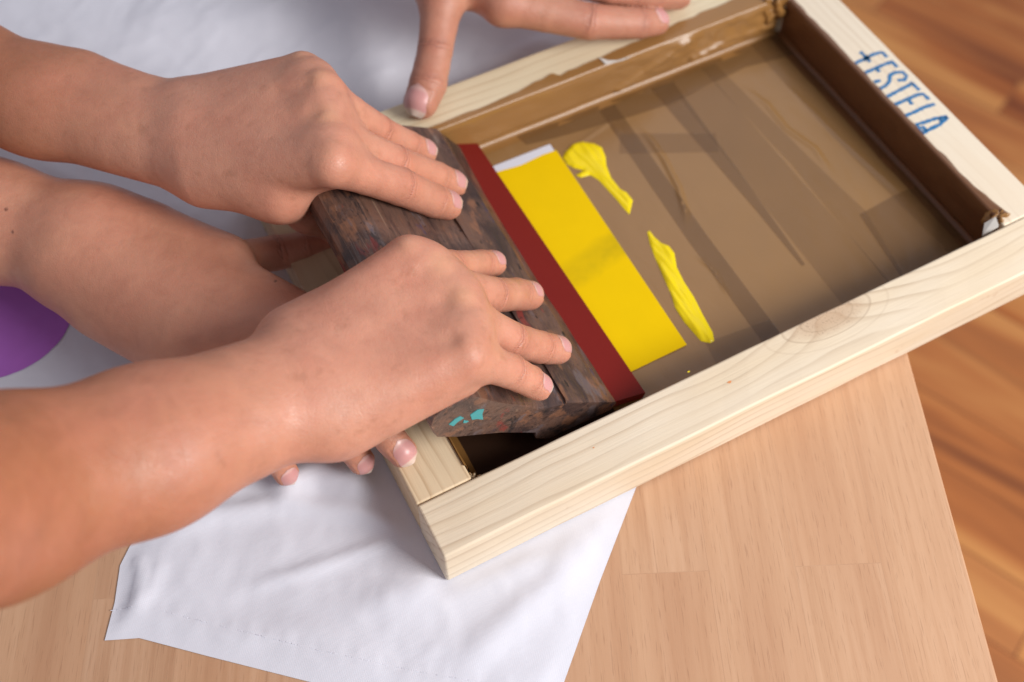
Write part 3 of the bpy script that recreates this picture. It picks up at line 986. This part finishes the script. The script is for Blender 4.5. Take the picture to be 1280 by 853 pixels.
R_ = np.array(rows)
nr, nc = R_.shape[:2]
idx = np.arange(nr * nc).reshape(nr, nc)
fs = [(idx[i, j], idx[i, (j + 1) % nc], idx[i + 1, (j + 1) % nc], idx[i + 1, j]) for i in range(nr - 1) for j in range(nc)]
fs += [tuple(idx[0]), tuple(idx[-1][::-1])]
off_ = np.array([8, 14, 4])
hd = mesh('handle', R_.reshape(-1, 3) - off_, fs, M['wood_dark'], sqg, False)
bmx = bmesh.new(); bmx.from_mesh(hd.data); bmesh.ops.recalc_face_normals(bmx, faces=bmx.faces); bmx.to_mesh(hd.data); bmx.free()
# red rubber blade
bl = []
for t in np.linspace(0, 1, 30):
    y = SY0 + 0.06 + (SY1 + 0.27 - SY0) * t
    lift = 0.25 * t
    bl.append([(10.4, y, 2.2 + lift), (12.0, y, 1.44 + lift), (13.66 + 0.05 * t, y, 0.90), (13.80 + 0.05 * t, y, 0.86), (13.83 + 0.05 * t, y, 0.78), (13.72 + 0.05 * t, y, 0.38), (13.6, y, 0.37), (12.0, y, 0.90 + lift * 0.6), (10.2, y, 1.6 + lift)])
bl = np.array(bl)
nr, nc = bl.shape[:2]
idx = np.arange(nr * nc).reshape(nr, nc)
fs = [(idx[i, j], idx[i, (j + 1) % nc], idx[i + 1, (j + 1) % nc], idx[i + 1, j]) for i in range(nr - 1) for j in range(nc)] + [tuple(idx[0]), tuple(idx[-1][::-1])]
bo = mesh('blade', bl.reshape(-1, 3) - off_, fs, M['rubber'], sqg, False)
bmx = bmesh.new(); bmx.from_mesh(bo.data); bmesh.ops.recalc_face_normals(bmx, faces=bmx.faces); bmx.to_mesh(bo.data); bmx.free()


def end_patch(pts, seed):
    """a dried splash of ink on the near end of the handle"""
    vs = []
    for px, py in pts:
        d = ROT.T @ np.array([(px - 640) / FPX, (py - 426.5) / FPX, 1.0])
        p = CAM + d * ((SY0 - 0.03 - CAM[1]) / d[1])
        vs.append(p - off_)
    n = len(vs)
    back = [v_ + np.array([0, 0.06, 0]) for v_ in vs]
    return mesh('ink_splash', vs + back, [tuple(range(n))] + [(i, (i + 1) % n, n + (i + 1) % n, n + i) for i in range(n)], M['teal'], sqg, False)


end_patch([(588, 519), (597, 513), (605, 512), (603, 518), (604, 525), (597, 524), (590, 525)], 1)
end_patch([(561, 531), (568, 525), (575, 521), (580, 523), (572, 528), (567, 533)], 2)
end_patch([(580, 526), (586, 527), (583, 529), (579, 529)], 3)


# ------------------------------------------------------------------ hands: one continuous skin grown from a distance field
def smin(a, b_, k):
    h = np.clip(0.5 + 0.5 * (b_ - a) / k, 0, 1)
    return b_ + (a - b_) * h - k * h * (1 - h)


class Cone:
    """round cone, optionally flattened along n by factor f"""
    def __init__(s, a, b_, ra, rb, n=None, f=1.0):
        s.a, s.b, s.ra, s.rb = np.array(a, float), np.array(b_, float), ra, rb
        s.n = None if n is None else np.array(n, float) / np.linalg.norm(n)
        s.f = f

    def __call__(s, P):
        ba = s.b - s.a
        pa = P - s.a
        h = np.clip(pa @ ba / (ba @ ba + 1e-9), 0, 1)
        q = pa - h[:, None] * ba
        r = s.ra + (s.rb - s.ra) * h
        if s.n is not None:
            q = q + (q @ s.n)[:, None] * s.n * (1 / s.f - 1)
            return (np.sqrt((q * q).sum(1)) - r) * (0.5 + 0.5 * s.f)
        return np.sqrt((q * q).sum(1)) - r


def chain(prims, P, k):
    d = prims[0](P)
    for p in prims[1:]:
        d = smin(d, p(P), k)
    return d


def nrm(v):
    return v / (np.linalg.norm(v) + 1e-9)


class Hand:
    def __init__(s, skin):
        s.skin = skin; s.palm = []; s.kp = 1.25; s.fingers = []; s.nails = []; s.red = []; s.creases = []; s.wrist = None; s.kf = 0.5; s.bumps = []; s.dents = []; s.blanch = []; s.moles = []; s.pips = []

    def finger(s, J, radii, up, nail=True, nail_w=None, nail_len=1.05, roll=0.0, over=0.08):
        """J: knuckle, two joints, finger tip; radii at those; up: side the nail is on"""
        J = [np.array(j, float) for j in J]
        s.pips.append(J[1])
        pr = []
        for i in range(len(J) - 1):
            a, b_ = J[i], J[i + 1]
            mid = (a + b_) / 2
            u = nrm(b_ - a)
            nn = nrm(up - (up @ u) * u)
            rm = (radii[i] + radii[i + 1]) / 2 * (0.97 if i else 0.95)
            sag = -0.03 * nn
            pr += [Cone(a, mid + sag, radii[i], rm), Cone(mid + sag, b_, rm, radii[i + 1])]
            if i + 1 < len(J) - 1:
                s.red.append((b_ + nn * radii[i + 1] * 0.7, radii[i + 1] * 1.0, 0.7))
                s.creases.append((b_, u, nn, radii[i + 1], 1.0 if i == 0 else 0.75))
        # finger pad
        u = nrm(J[-1] - J[-2]); nn = nrm(up - (up @ u) * u)
        if roll:
            sd = np.cross(u, nn); nn = nn * math.cos(roll) + sd * math.sin(roll)
        pr.append(Cone(J[-1] - u * 0.75 - nn * 0.12, J[-1] - u * 0.1 - nn * 0.06, radii[-1] * 0.95, radii[-1] * 0.9))
        s.red.append((J[-1] + u * 0.1, radii[-1] * 1.5, 0.55))
        s.red.append((J[0] + nn * radii[0] * 0.6, radii[0] * 1.1, 0.45))
        s.fingers.append(pr)
        if nail:
            w = nail_w or radii[-1] * 1.42
            s.nails.append(dict(T=J[-1], u=u, n=nn, side=np.cross(u, nn), w=w, L=nail_len, r=radii[-1], over=over))

    def sdf(s, P, carve=True):
        palm = chain(s.palm, P, s.kp)
        for b_ in s.bumps:
            palm = smin(palm, b_[0](P), b_[1])
        out = None
        for fg in s.fingers:
            f = chain(fg, P, 0.10)
            d = smin(palm, f, s.kf)
            out = d if out is None else smin(out, d, 0.06)
        if out is None:
            out = palm
        for c, r, depth in s.dents:
            q = np.linalg.norm(P - c, axis=1)
            out = out + depth * np.exp(-(q / r) ** 2)
        for J, u, nn, r, amt in s.creases:
            q = P - J
            m_ = np.linalg.norm(q, axis=1) < r * 1.9
            if m_.any():
                qq = q[m_]
                al = qq @ u; dz = qq @ nn; sd = qq @ np.cross(u, nn)
                w = np.clip(dz / r, 0, 1)
                e = 0
                for o_, a_ in ((-0.17, 0.6), (-0.02, 1.0), (0.15, 0.7)):
                    e = e + a_ * np.exp(-((al - o_ - 0.10 * np.abs(sd) / r * np.sign(o_)) / 0.055) ** 2)
                out[m_] += 0.028 * amt * e * w
                # fold lines on the palm side
                wl = np.clip(-dz / r, 0, 1)
                out[m_] += 0.04 * np.exp(-(al / 0.07) ** 2) * wl
        if carve:
            for nl in s.nails:
                q = P - nl['T']
                al, sd, dz = q @ nl['u'], q @ nl['side'], q @ nl['n']
                a0 = nl['r'] - nl['L'] - 0.02
                w = np.clip((0.55 * nl['w'] - np.abs(sd)) / 0.07, 0, 1) * np.clip((al - a0) / 0.09, 0, 1) * np.clip(dz / 0.15, 0, 1)
                out = out + 0.045 * w
        return out


def surface_nets(fn, lo, hi, vox):
    lo = np.array(lo, float); hi = np.array(hi, float)
    B = 8
    nb = np.ceil((hi - lo) / (vox * B)).astype(int)
    cb = [lo[i] + (np.arange(nb[i]) + 0.5) * B * vox for i in range(3)]
    G = np.stack(np.meshgrid(*cb, indexing='ij'), -1).reshape(-1, 3)
    dc = np.concatenate([fn(g) for g in np.array_split(G, max(1, len(G) // 200000))]).reshape(nb)
    act = np.argwhere(np.abs(dc) < B * vox * 0.87 * 1.15 + 0.3)
    D = np.repeat(np.repeat(np.repeat(dc.astype(np.float32), B, 0), B, 1), B, 2)
    loc = (np.stack(np.meshgrid(*[np.arange(B)] * 3, indexing='ij'), -1).reshape(-1, 3) + 0.0) * vox
    for chunk in np.array_split(act, max(1, len(act) // 400)):
        P = (lo + chunk[:, None, :] * B * vox + loc[None]).reshape(-1, 3)
        d = fn(P).reshape(len(chunk), B, B, B)
        for (i, j, k), blk in zip(chunk, d):
            D[i * B:i * B + B, j * B:j * B + B, k * B:k * B + B] = blk
    sgn = D < 0
    n = np.array(D.shape)
    cnt = np.zeros(n - 1, np.int8)
    offs = [(a, b_, c) for a in (0, 1) for b_ in (0, 1) for c in (0, 1)]
    for a, b_, c in offs:
        cnt += sgn[a:n[0] - 1 + a, b_:n[1] - 1 + b_, c:n[2] - 1 + c]
    cells = np.argwhere((cnt > 0) & (cnt < 8))
    cid = np.full(n - 1, -1, np.int64)
    cid[tuple(cells.T)] = np.arange(len(cells))
    acc = np.zeros((len(cells), 3)); num = np.zeros(len(cells))
    for a in range(8):
        for b_ in range(a + 1, 8):
            oa, ob = np.array(offs[a]), np.array(offs[b_])
            if np.abs(oa - ob).sum() != 1:
                continue
            da = D[tuple((cells + oa).T)]; db = D[tuple((cells + ob).T)]
            x = (da < 0) != (db < 0)
            t = np.where(x, da / np.where(x, da - db, 1), 0)
            acc += np.where(x[:, None], cells + oa + t[:, None] * (ob - oa), 0); num += x
    V = lo + acc / num[:, None] * vox
    F = []
    for ax in range(3):
        u, w = (ax + 1) % 3, (ax + 2) % 3
        sl0 = [slice(None)] * 3; sl1 = [slice(None)] * 3
        sl0[ax] = slice(0, -1); sl1[ax] = slice(1, None)
        e = np.argwhere(sgn[tuple(sl0)] != sgn[tuple(sl1)])
        e = e[(e[:, u] > 0) & (e[:, w] > 0) & (e[:, u] < n[u] - 1) & (e[:, w] < n[w] - 1)]
        ins = sgn[tuple(e.T)]
        q = []
        for du, dw in ((1, 1), (0, 1), (0, 0), (1, 0)):
            c = e.copy(); c[:, u] -= du; c[:, w] -= dw
            q.append(cid[tuple(c.T)])
        q = np.stack(q, 1)
        q[~ins] = q[~ins][:, ::-1]
        F.append(q)
    return V, np.concatenate(F)


def grad(fn, P, e=0.03):
    g = np.stack([fn(P + np.eye(3)[i] * e) - fn(P - np.eye(3)[i] * e) for i in range(3)], -1)
    return g / (np.linalg.norm(g, axis=1, keepdims=True) + 1e-9)


def grow(hand, name, parent, vox, lo, hi):
    V, F = surface_nets(lambda P: hand.sdf(P), lo, hi, vox)
    d = hand.sdf(V)
    V = V - grad(hand.sdf, V) * np.clip(d, -0.05, 0.05)[:, None]
    o = mesh(name, V, F, hand.skin, parent)
    red = np.zeros(len(V)); cr = np.zeros(len(V))
    for c, r, a in hand.red:
        red = np.maximum(red, a * np.exp(-(np.linalg.norm(V - c, axis=1) / r) ** 2))
    for J, u, nn, r, amt in hand.creases:
        q = V - J
        al = q @ u; dz = q @ nn; sd = q @ np.cross(u, nn)
        w = np.clip(dz / r * 1.3, 0, 1) * (np.abs(sd) < r * 1.3) * (np.abs(dz) < r * 1.7)
        e = 0
        for o_, a_ in ((-0.17, 0.55), (-0.02, 1.0), (0.15, 0.6)):
            e = e + a_ * np.exp(-((al - o_ - 0.10 * np.abs(sd) / r * np.sign(o_) - 0.03 * np.sin(sd * 9)) / 0.04) ** 2)
        cr = np.maximum(cr, np.clip(e * w * amt, 0, 1))
    hd_ = np.clip((hand.wrist[1] - ((V - hand.wrist[0]) @ hand.wrist[2])) / hand.wrist[1], 0, 1) if hand.wrist else np.ones(len(V))
    bl_ = np.zeros(len(V)); mo_ = np.zeros(len(V))
    for c, r, a in hand.blanch:
        bl_ = np.maximum(bl_, a * np.exp(-(np.linalg.norm(V - c, axis=1) / r) ** 2))
    for c, r in hand.moles:
        mo_ = np.maximum(mo_, np.clip((r - np.linalg.norm((V - c) - np.outer((V - c) @ VIEW, VIEW), axis=1)) / (0.4 * r), 0, 1))
    for nme, val in (('redness', red), ('crease', cr), ('handness', hd_), ('blanch', bl_), ('mole', mo_)):
        at_ = o.data.attributes.new(nme, 'FLOAT', 'POINT')
        at_.data.foreach_set('value', np.asarray(val, np.float32))
    for nl in hand.nails:
        fingernail(hand, nl, o)
    return o


def fingernail(hand, nl, parent):
    nu, nv = 16, 13
    T, u, n_, sd = nl['T'], nl['u'], nl['n'], nl['side']
    r = nl['r']
    a0, a1 = r - nl['L'], r + nl['over'] - 0.1
    P = []; al_ = []
    for i in range(nu):
        t = i / (nu - 1)
        wide = nl['w'] / 2 * min(1.0, (1 - (1 - min(1, t / 0.42)) ** 2.0) ** 0.5) * (1.0 if t < 0.72 else (1 - ((t - 0.72) / 0.28) ** 2.4 * 0.5))
        wide = max(wide, nl['w'] * 0.10)
        for j in range(nv):
            k = -1 + 2 * j / (nv - 1)
            bow = 0.10 * (1 - k * k) if t > 0.5 else 0.0
            a = a0 + (a1 - a0) * t + bow * (t - 0.5) * 2 * 0.6 - 0.05 * (1 - t) * (1 - k * k)
            P.append(T + u * a + sd * wide * k * 0.98 + n_ * 1.1); al_.append(t)
    P = np.array(P); start = P.copy()
    for _ in range(40):
        d = hand.sdf(P)
        P = P - n_ * np.clip(d * 0.8, -0.06, 0.3)[:, None]
    depth = (start - P) @ n_
    depth = depth.reshape(nu, nv)
    # stop the free edge from dropping round the finger tip
    for i in range(nu):
        if i > int(nu * 0.72):
            lim = depth[i - 1] + np.maximum(depth[i - 1] - depth[i - 2], 0) * 1.08 + 0.006
            depth[i] = np.minimum(depth[i], lim)
    lat = np.linspace(-1, 1, nv) ** 2
    for i in range(nu):
        c = depth[i].min()
        depth[i] = np.minimum(depth[i], c + 0.30 * nl['w'] * lat)
    top = start - n_ * (depth.ravel() - 0.018)[:, None]
    bot = top - n_ * 0.05
    idx = np.arange(nu * nv).reshape(nu, nv)
    f = [(idx[i, j], idx[i, j + 1], idx[i + 1, j + 1], idx[i + 1, j]) for i in range(nu - 1) for j in range(nv - 1)]
    N_ = nu * nv
    ringi = list(idx[0]) + list(idx[1:, -1]) + list(idx[-1, -2::-1]) + list(idx[-2:0:-1, 0])
    rim = top[ringi] - n_ * 0.004
    nr_ = len(ringi)
    f += [(N_ + k, N_ + (k + 1) % nr_, N_ + nr_ + (k + 1) % nr_, N_ + nr_ + k) for k in range(nr_)]
    al_ = al_ + [al_[k] for k in ringi] * 2
    o = mesh('fingernail', np.concatenate([top, rim, bot[ringi]]), f, M['nail'], parent)
    bmx = bmesh.new(); bmx.from_mesh(o.data); bmesh.ops.recalc_face_normals(bmx, faces=bmx.faces)
    if sum(f_.normal.dot(Vector(n_)) for f_ in bmx.faces) < 0:
        bmesh.ops.reverse_faces(bmx, faces=bmx.faces)
    bmx.to_mesh(o.data); bmx.free()
    at_ = o.data.attributes.new('along', 'FLOAT', 'POINT')
    at_.data.foreach_set('value', np.array(al_, np.float32))


UP = np.array([0.0, 0.0, 1.0])
VIEW = nrm(CAM - np.array([6.0, 10.0, 8.0]))


def rebase(o, parent):
    o.parent = parent
    o.matrix_parent_inverse = Matrix.Translation(-parent.location)


def flesh(h, W, K, rw, rk, frac=0.42, rweb=0.55, drop=0.25):
    """metacarpals from wrist points W to knuckles K, flesh between them and the webs of the fingers"""
    for i, (w, k) in enumerate(zip(W, K)):
        h.palm.append(Cone(w, k, rw, rk[i]))
    for i in range(len(K) - 1):
        h.palm.append(Cone((W[i] + W[i + 1]) / 2, (K[i] + K[i + 1]) / 2 - UP * 0.22, rw, (rk[i] + rk[i + 1]) / 2 * 0.86))
    pip = h.pips
    for i in range(len(K) - 1):
        a = K[i] + (pip[i] - K[i]) * frac
        b_ = K[i + 1] + (pip[i + 1] - K[i + 1]) * frac
        k2 = (K[i] + K[i + 1]) / 2
        m_ = (a + b_) / 2
        h.palm.append(Cone(k2 - UP * drop * 0.5, m_ - UP * drop, rk[i] * 0.85, rweb))


def hit(h, px, py):
    """where a sight line meets the skin"""
    d = ROT.T @ np.array([(px - 640) / FPX, (py - 426.5) / FPX, 1.0]); d = nrm(d)
    t = 30.0
    for _ in range(80):
        v = float(h.sdf((CAM + d * t)[None], False)[0])
        t += v * 0.8
    return CAM + d * t


def relief(h, hollows):
    h.dents += [(hit(h, x, y), r, a * 0.5) for x, y, r, a in hollows]


def knuckles(h, K, W, r, lift, amt):
    for k, w, rr, l, a in zip(K, W, r, lift, amt):
        h.bumps.append((Cone(k + UP * l, k + UP * l * 0.85 + (w - k) * 0.09, rr, rr * 0.7), 0.45))
        h.bumps.append((Cone(k + UP * l * 0.9 + (w - k) * 0.12, w * 0.65 + k * 0.35 + UP * l * 0.75, 0.26, 0.4), 0.55))
        h.blanch.append((k + UP * (l + rr) + SQN * 0.1, 0.62, a))
        h.red.append((k + (w - k) * 0.22 + UP * (l + rr), 0.8, 0.35))


# ---- person leaning over the squeegee: near hand ----
pers_a = thing('person', 'bare tanned forearms with both hands pressing down on the squeegee', 'person', (-12, 20, 8))

L = Hand(M['skin_a'])
dn = nrm(SQN * 0.6 + VIEW * 0.8)
lw = at(395, 480, 10.0)
iM, mM, rM, pM = sq(510, 325, 1.9), sq(552, 354, 2.0), sq(578, 392, 2.0), sq(582, 446, 1.7)
L.finger([iM, sq(562, 333, 1.25), sq(600, 330, 0.72), sq(617, 329, 0.7)], [0.95, 0.80, 0.73, 0.71], dn, roll=-0.25, nail_len=1.3, over=-0.14)
L.finger([mM, sq(615, 369, 1.35), sq(645, 368, 0.85), sq(662, 369, 0.8)], [1.0, 0.90, 0.85, 0.80], dn, roll=-0.35, nail_len=1.35, over=-0.14)
L.finger([rM, sq(637, 424, 1.35), sq(674, 434, 0.82), sq(697, 437, 0.76)], [1.0, 0.88, 0.82, 0.76], dn, roll=-0.35, nail_len=1.35, over=-0.14)
L.finger([pM, sq(638, 464, 1.15), sq(662, 476, 0.8), sq(674, 483, 0.7)], [0.95, 0.82, 0.74, 0.69], dn, roll=-0.4, nail_len=1.2, over=-0.12)
wi, wm, wr, wp = at(372, 428, 10.2), at(390, 455, 10.6), at(402, 492, 10.5), at(412, 528, 10.0)
flesh(L, [wi, wm, wr, wp], [iM, mM, rM, pM], 1.35, [1.05, 1.1, 1.08, 1.0])
L.palm += [Cone(at(430, 530, 9.4), at(575, 470, 9.2), 1.25, 0.95),
           Cone(at(365, 425, 9.6), at(455, 362, 9.3), 1.2, 1.0)]
FN = nrm(UP + 0.7 * VIEW)
e0, e1 = at(-10, 622, 15.5), at(-330, 700, 24)
L.palm += [Cone(at(390, 480, 10.0), at(185, 560, 12.8), 2.75, 3.15, FN, 0.74), Cone(at(185, 560, 12.8), e0, 3.15, 3.58, FN, 0.8), Cone(e0, e1, 3.58, 4.3, FN, 0.85)]
L.palm += [Cone(wi, at(455, 390, 7.2), 1.1, 0.85), Cone(at(455, 390, 7.2), at(500, 400, 4.2), 0.85, 0.7)]
knuckles(L, [iM, mM, rM, pM], [wi, wm, wr, wp], [0.50, 0.50, 0.46, 0.34], [0.66, 0.84, 0.82, 0.55], [0.5, 1.0, 1.0, 0.25])
L.wrist = (lw, 12.0, nrm(e0 - lw))
relief(L, [(528, 340, 0.42, 0.13), (556, 378, 0.42, 0.15), (566, 425, 0.45, 0.12), (505, 352, 0.6, 0.10), (520, 392, 0.6, 0.10), (470, 420, 0.8, 0.06)])
arm = grow(L, 'arm', None, 0.085, (-34, -10, 1.5), (14.5, 18, 28))
rebase(arm, pers_a)

# ---- far hand of the same person (a left hand) ----
U = Hand(M['skin_a'])
dn = nrm(SQN * 0.6 + VIEW * 0.8)
uw = at(228, 178, 9.0)
iM, mM, rM, pM = sq(414, 205, 1.9), sq(412, 170, 2.0), at(402, 118, 12.0), at(378, 92, 11.2)
U.finger([iM, sq(500, 233, 1.4), sq(542, 251, 0.95), sq(560, 256, 0.84)], [1.0, 0.98, 0.90, 0.82], dn, roll=-0.1, nail_len=1.5, nail_w=1.08, over=-0.26)
U.finger([mM, sq(492, 203, 1.5), sq(545, 222, 0.95), sq(567, 230, 0.82)], [1.1, 0.95, 0.87, 0.80], dn, roll=-0.1, nail_len=1.5, nail_w=1.08, over=-0.26)
U.finger([rM, sq(472, 164, 1.4), sq(510, 182, 0.92), sq(531, 190, 0.78)], [1.05, 0.90, 0.82, 0.75], dn, roll=-0.1, nail_len=1.45, nail_w=1.0, over=-0.26)
pp = at(424, 128, 9.4)
U.finger([pM, pp, at(448, 152, 7.4), at(458, 168, 6.2)], [0.95, 0.72, 0.6, 0.5], nrm(np.array([0.3, 0.8, 0.3])), nail=False)
wi, wm, wr, wp = at(258, 215, 9.4), at(250, 182, 9.8), at(245, 152, 9.6), at(240, 132, 9.0)
flesh(U, [wi, wm, wr, wp], [iM, mM, rM, pM], 1.35, [1.0, 1.1, 1.06, 1.0], frac=0.5, rweb=0.6)
U.palm += [Cone(at(262, 222, 9.0), at(350, 248, 9.4), 1.35, 1.0), Cone(at(325, 230, 9.5), at(425, 208, 10.4), 1.0, 0.85)]
U.palm += [Cone(uw, at(60, 128, 8.6), 2.7, 3.0, UP, 0.74), Cone(at(60, 128, 8.6), at(-60, 92, 8.6), 3.0, 3.3, UP, 0.8), Cone(at(-60, 92, 8.6), at(-320, 0, 10), 3.3, 3.9, UP, 0.85)]
U.palm += [Cone(at(350, 248, 9.2), at(384, 266, 6.6), 0.95, 0.78), Cone(at(384, 266, 6.6), at(432, 300, 3.6), 0.78, 0.62)]
knuckles(U, [iM, mM, rM, pM], [wi, wm, wr, wp], [0.32, 0.50, 0.44, 0.42], [0.22, 0.70, 0.64, 0.62], [0.6, 1.0, 0.8, 0.7])
U.palm.append(Cone(at(110, 112, 8.6), at(182, 128, 8.9), 1.6, 1.15))
U.wrist = (uw, 10.0, nrm(at(0, 110, 8.6) - uw))
relief(U, [(392, 138, 0.5, 0.15), (400, 188, 0.5, 0.13), (384, 102, 0.4, 0.12), (345, 118, 0.7, 0.12), (345, 165, 0.8, 0.08)])
arm2 = grow(U, 'arm', None, 0.085, (-30, 12, 1.0), (14.5, 54, 16))
rebase(arm2, pers_a)

# ---- second person: hand holding down the near left corner of the frame ----
pers_b = thing('person', 'pale bare forearm reaching under the other arms, fingertips gripping the left rail', 'person', (-10, 24, 4))
Mh = Hand(M['skin_b'])
mw = at(80, 302, 4.6)
iM, mM, rM, pM = at(372, 412, 5.3), at(305, 420, 5.5), at(258, 428, 5.3), at(220, 422, 4.8)
Mh.finger([iM, at(430, 480, 5.6), at(476, 535, 4.7), at(502, 565, 3.98)], [1.0, 0.90, 0.82, 0.76], UP, nail_w=1.16, nail_len=1.3, over=0.06)
Mh.finger([mM, at(395, 500, 5.2), at(433, 550, 3.5), at(452, 577, 2.3)], [1.0, 0.86, 0.76, 0.68], UP, nail_w=1.04, nail_len=1.15, over=0.06)
Mh.finger([rM, at(310, 515, 4.6), at(341, 566, 2.5), at(358, 592, 1.3)], [0.98, 0.82, 0.72, 0.64], UP, nail_w=0.98, nail_len=1.1, over=0.06)
Mh.finger([pM, at(248, 500, 4.2), at(270, 545, 2.4), at(285, 560, 1.4)], [0.9, 0.74, 0.62, 0.55], UP, nail=False)
flesh(Mh, [at(110, 294, 4.9), at(105, 310, 5.0), at(100, 330, 4.8), at(95, 345, 4.4)], [iM, mM, rM, pM], 1.4, [1.15, 1.15, 1.1, 1.0])
Mh.palm += [Cone(at(195, 292, 4.8), at(380, 406, 5.2), 1.3, 1.1), Cone(at(130, 388, 4.0), at(215, 440, 4.0), 1.25, 1.1),
            Cone(at(125, 284, 4.5), at(285, 325, 4.6), 1.2, 1.15)]
Mh.palm += [Cone(at(110, 305, 4.8), at(-20, 274, 4.8), 3.15, 3.02, FN, 0.78), Cone(at(-20, 274, 4.8), at(-290, 190, 6), 3.02, 3.4, FN, 0.85)]
Mh.finger([at(285, 326, 4.2), at(345, 316, 3.2), at(380, 310, 2.9), at(408, 306, 2.7)], [1.05, 0.98, 0.92, 0.78], UP, nail=False)
Mh.kp = 1.8
Mh.moles = [(at(22, 265, 6.0), 0.11), (at(20, 291, 6.5), 0.09), (at(352, 352, 5), 0.08)]
Mh.wrist = (mw, 14.0, nrm(at(-200, 220, 5) - mw))
Mh.red.append((at(350, 385, 6), 2.2, 0.55)); Mh.red.append((at(200, 330, 6.4), 2.5, 0.25))
armb = grow(Mh, 'arm', None, 0.09, (-32, 2, -0.5), (5, 44, 10))
rebase(armb, pers_b)

# ---- third person: hand steadying the far rail ----
pers_c = thing('person', 'bare hand spread along the far rail, thumb down on the rail end', 'person', (16, 30, 5))
T = Hand(M['skin_c'])
T.finger([at(552, 4, 6.8), at(544, 62, 5.6), at(535, 105, 4.7), at(526, 128, 4.2)], [1.3, 1.05, 1.12, 1.02], nrm(UP + np.array([-0.55, -0.25, 0])), nail_w=1.5, nail_len=1.7, over=0.04)
iM = at(630, 4, 6.6)
T.finger([iM, at(735, 27, 5.5), at(798, 29, 4.5), at(820, 27, 4.1)], [1.3, 1.10, 0.95, 0.86], nrm(UP + np.array([0.2, -0.3, 0])), nail_w=1.15, nail_len=1.3, over=0.1)
mM = at(640, -45, 7.4)
T.finger([mM, at(760, -16, 6.2), at(822, -7, 5.0), at(848, -5, 4.3)], [1.25, 1.05, 0.94, 0.86], nrm(UP + np.array([0.2, -0.3, 0])), nail_w=1.15, nail_len=1.3, over=0.1)
rM, pM = at(630, -95, 7.4), at(610, -140, 6.8)
T.finger([rM, at(745, -72, 6.2), at(812, -58, 5.0), at(840, -55, 4.3)], [1.2, 0.96, 0.84, 0.76], UP, nail=False)
T.finger([pM, at(700, -125, 5.6), at(755, -112, 4.4), at(780, -108, 4.0)], [1.05, 0.85, 0.74, 0.65], UP, nail=False)
wc = at(470, -190, 9)
T.pips = T.pips[1:]
flesh(T, [at(500, -120, 8.6), at(490, -150, 8.8), at(480, -180, 8.8), at(470, -205, 8.4)], [iM, mM, rM, pM], 1.6, [1.35, 1.35, 1.3, 1.2])
T.palm += [Cone(at(500, -110, 8.2), at(552, 0, 6.8), 1.8, 1.35), Cone(at(560, -22, 6.8), at(618, -10, 6.6), 1.0, 1.1),
           Cone(wc, at(360, -300, 11), 3.0, 3.6, UP, 0.75)]
T.kp = 1.0
T.red.append((at(645, 5, 8), 1.6, 0.5)); T.red.append((at(735, 32, 6.4), 1.0, 0.8)); T.red.append((at(530, 110, 5.6), 1.2, 0.5))
T.wrist = (wc, 12.0, nrm(at(330, -330, 12) - wc))
armc = grow(T, 'hand', None, 0.09, (5, 20, 1.5), (31, 56, 16))
rebase(armc, pers_c)
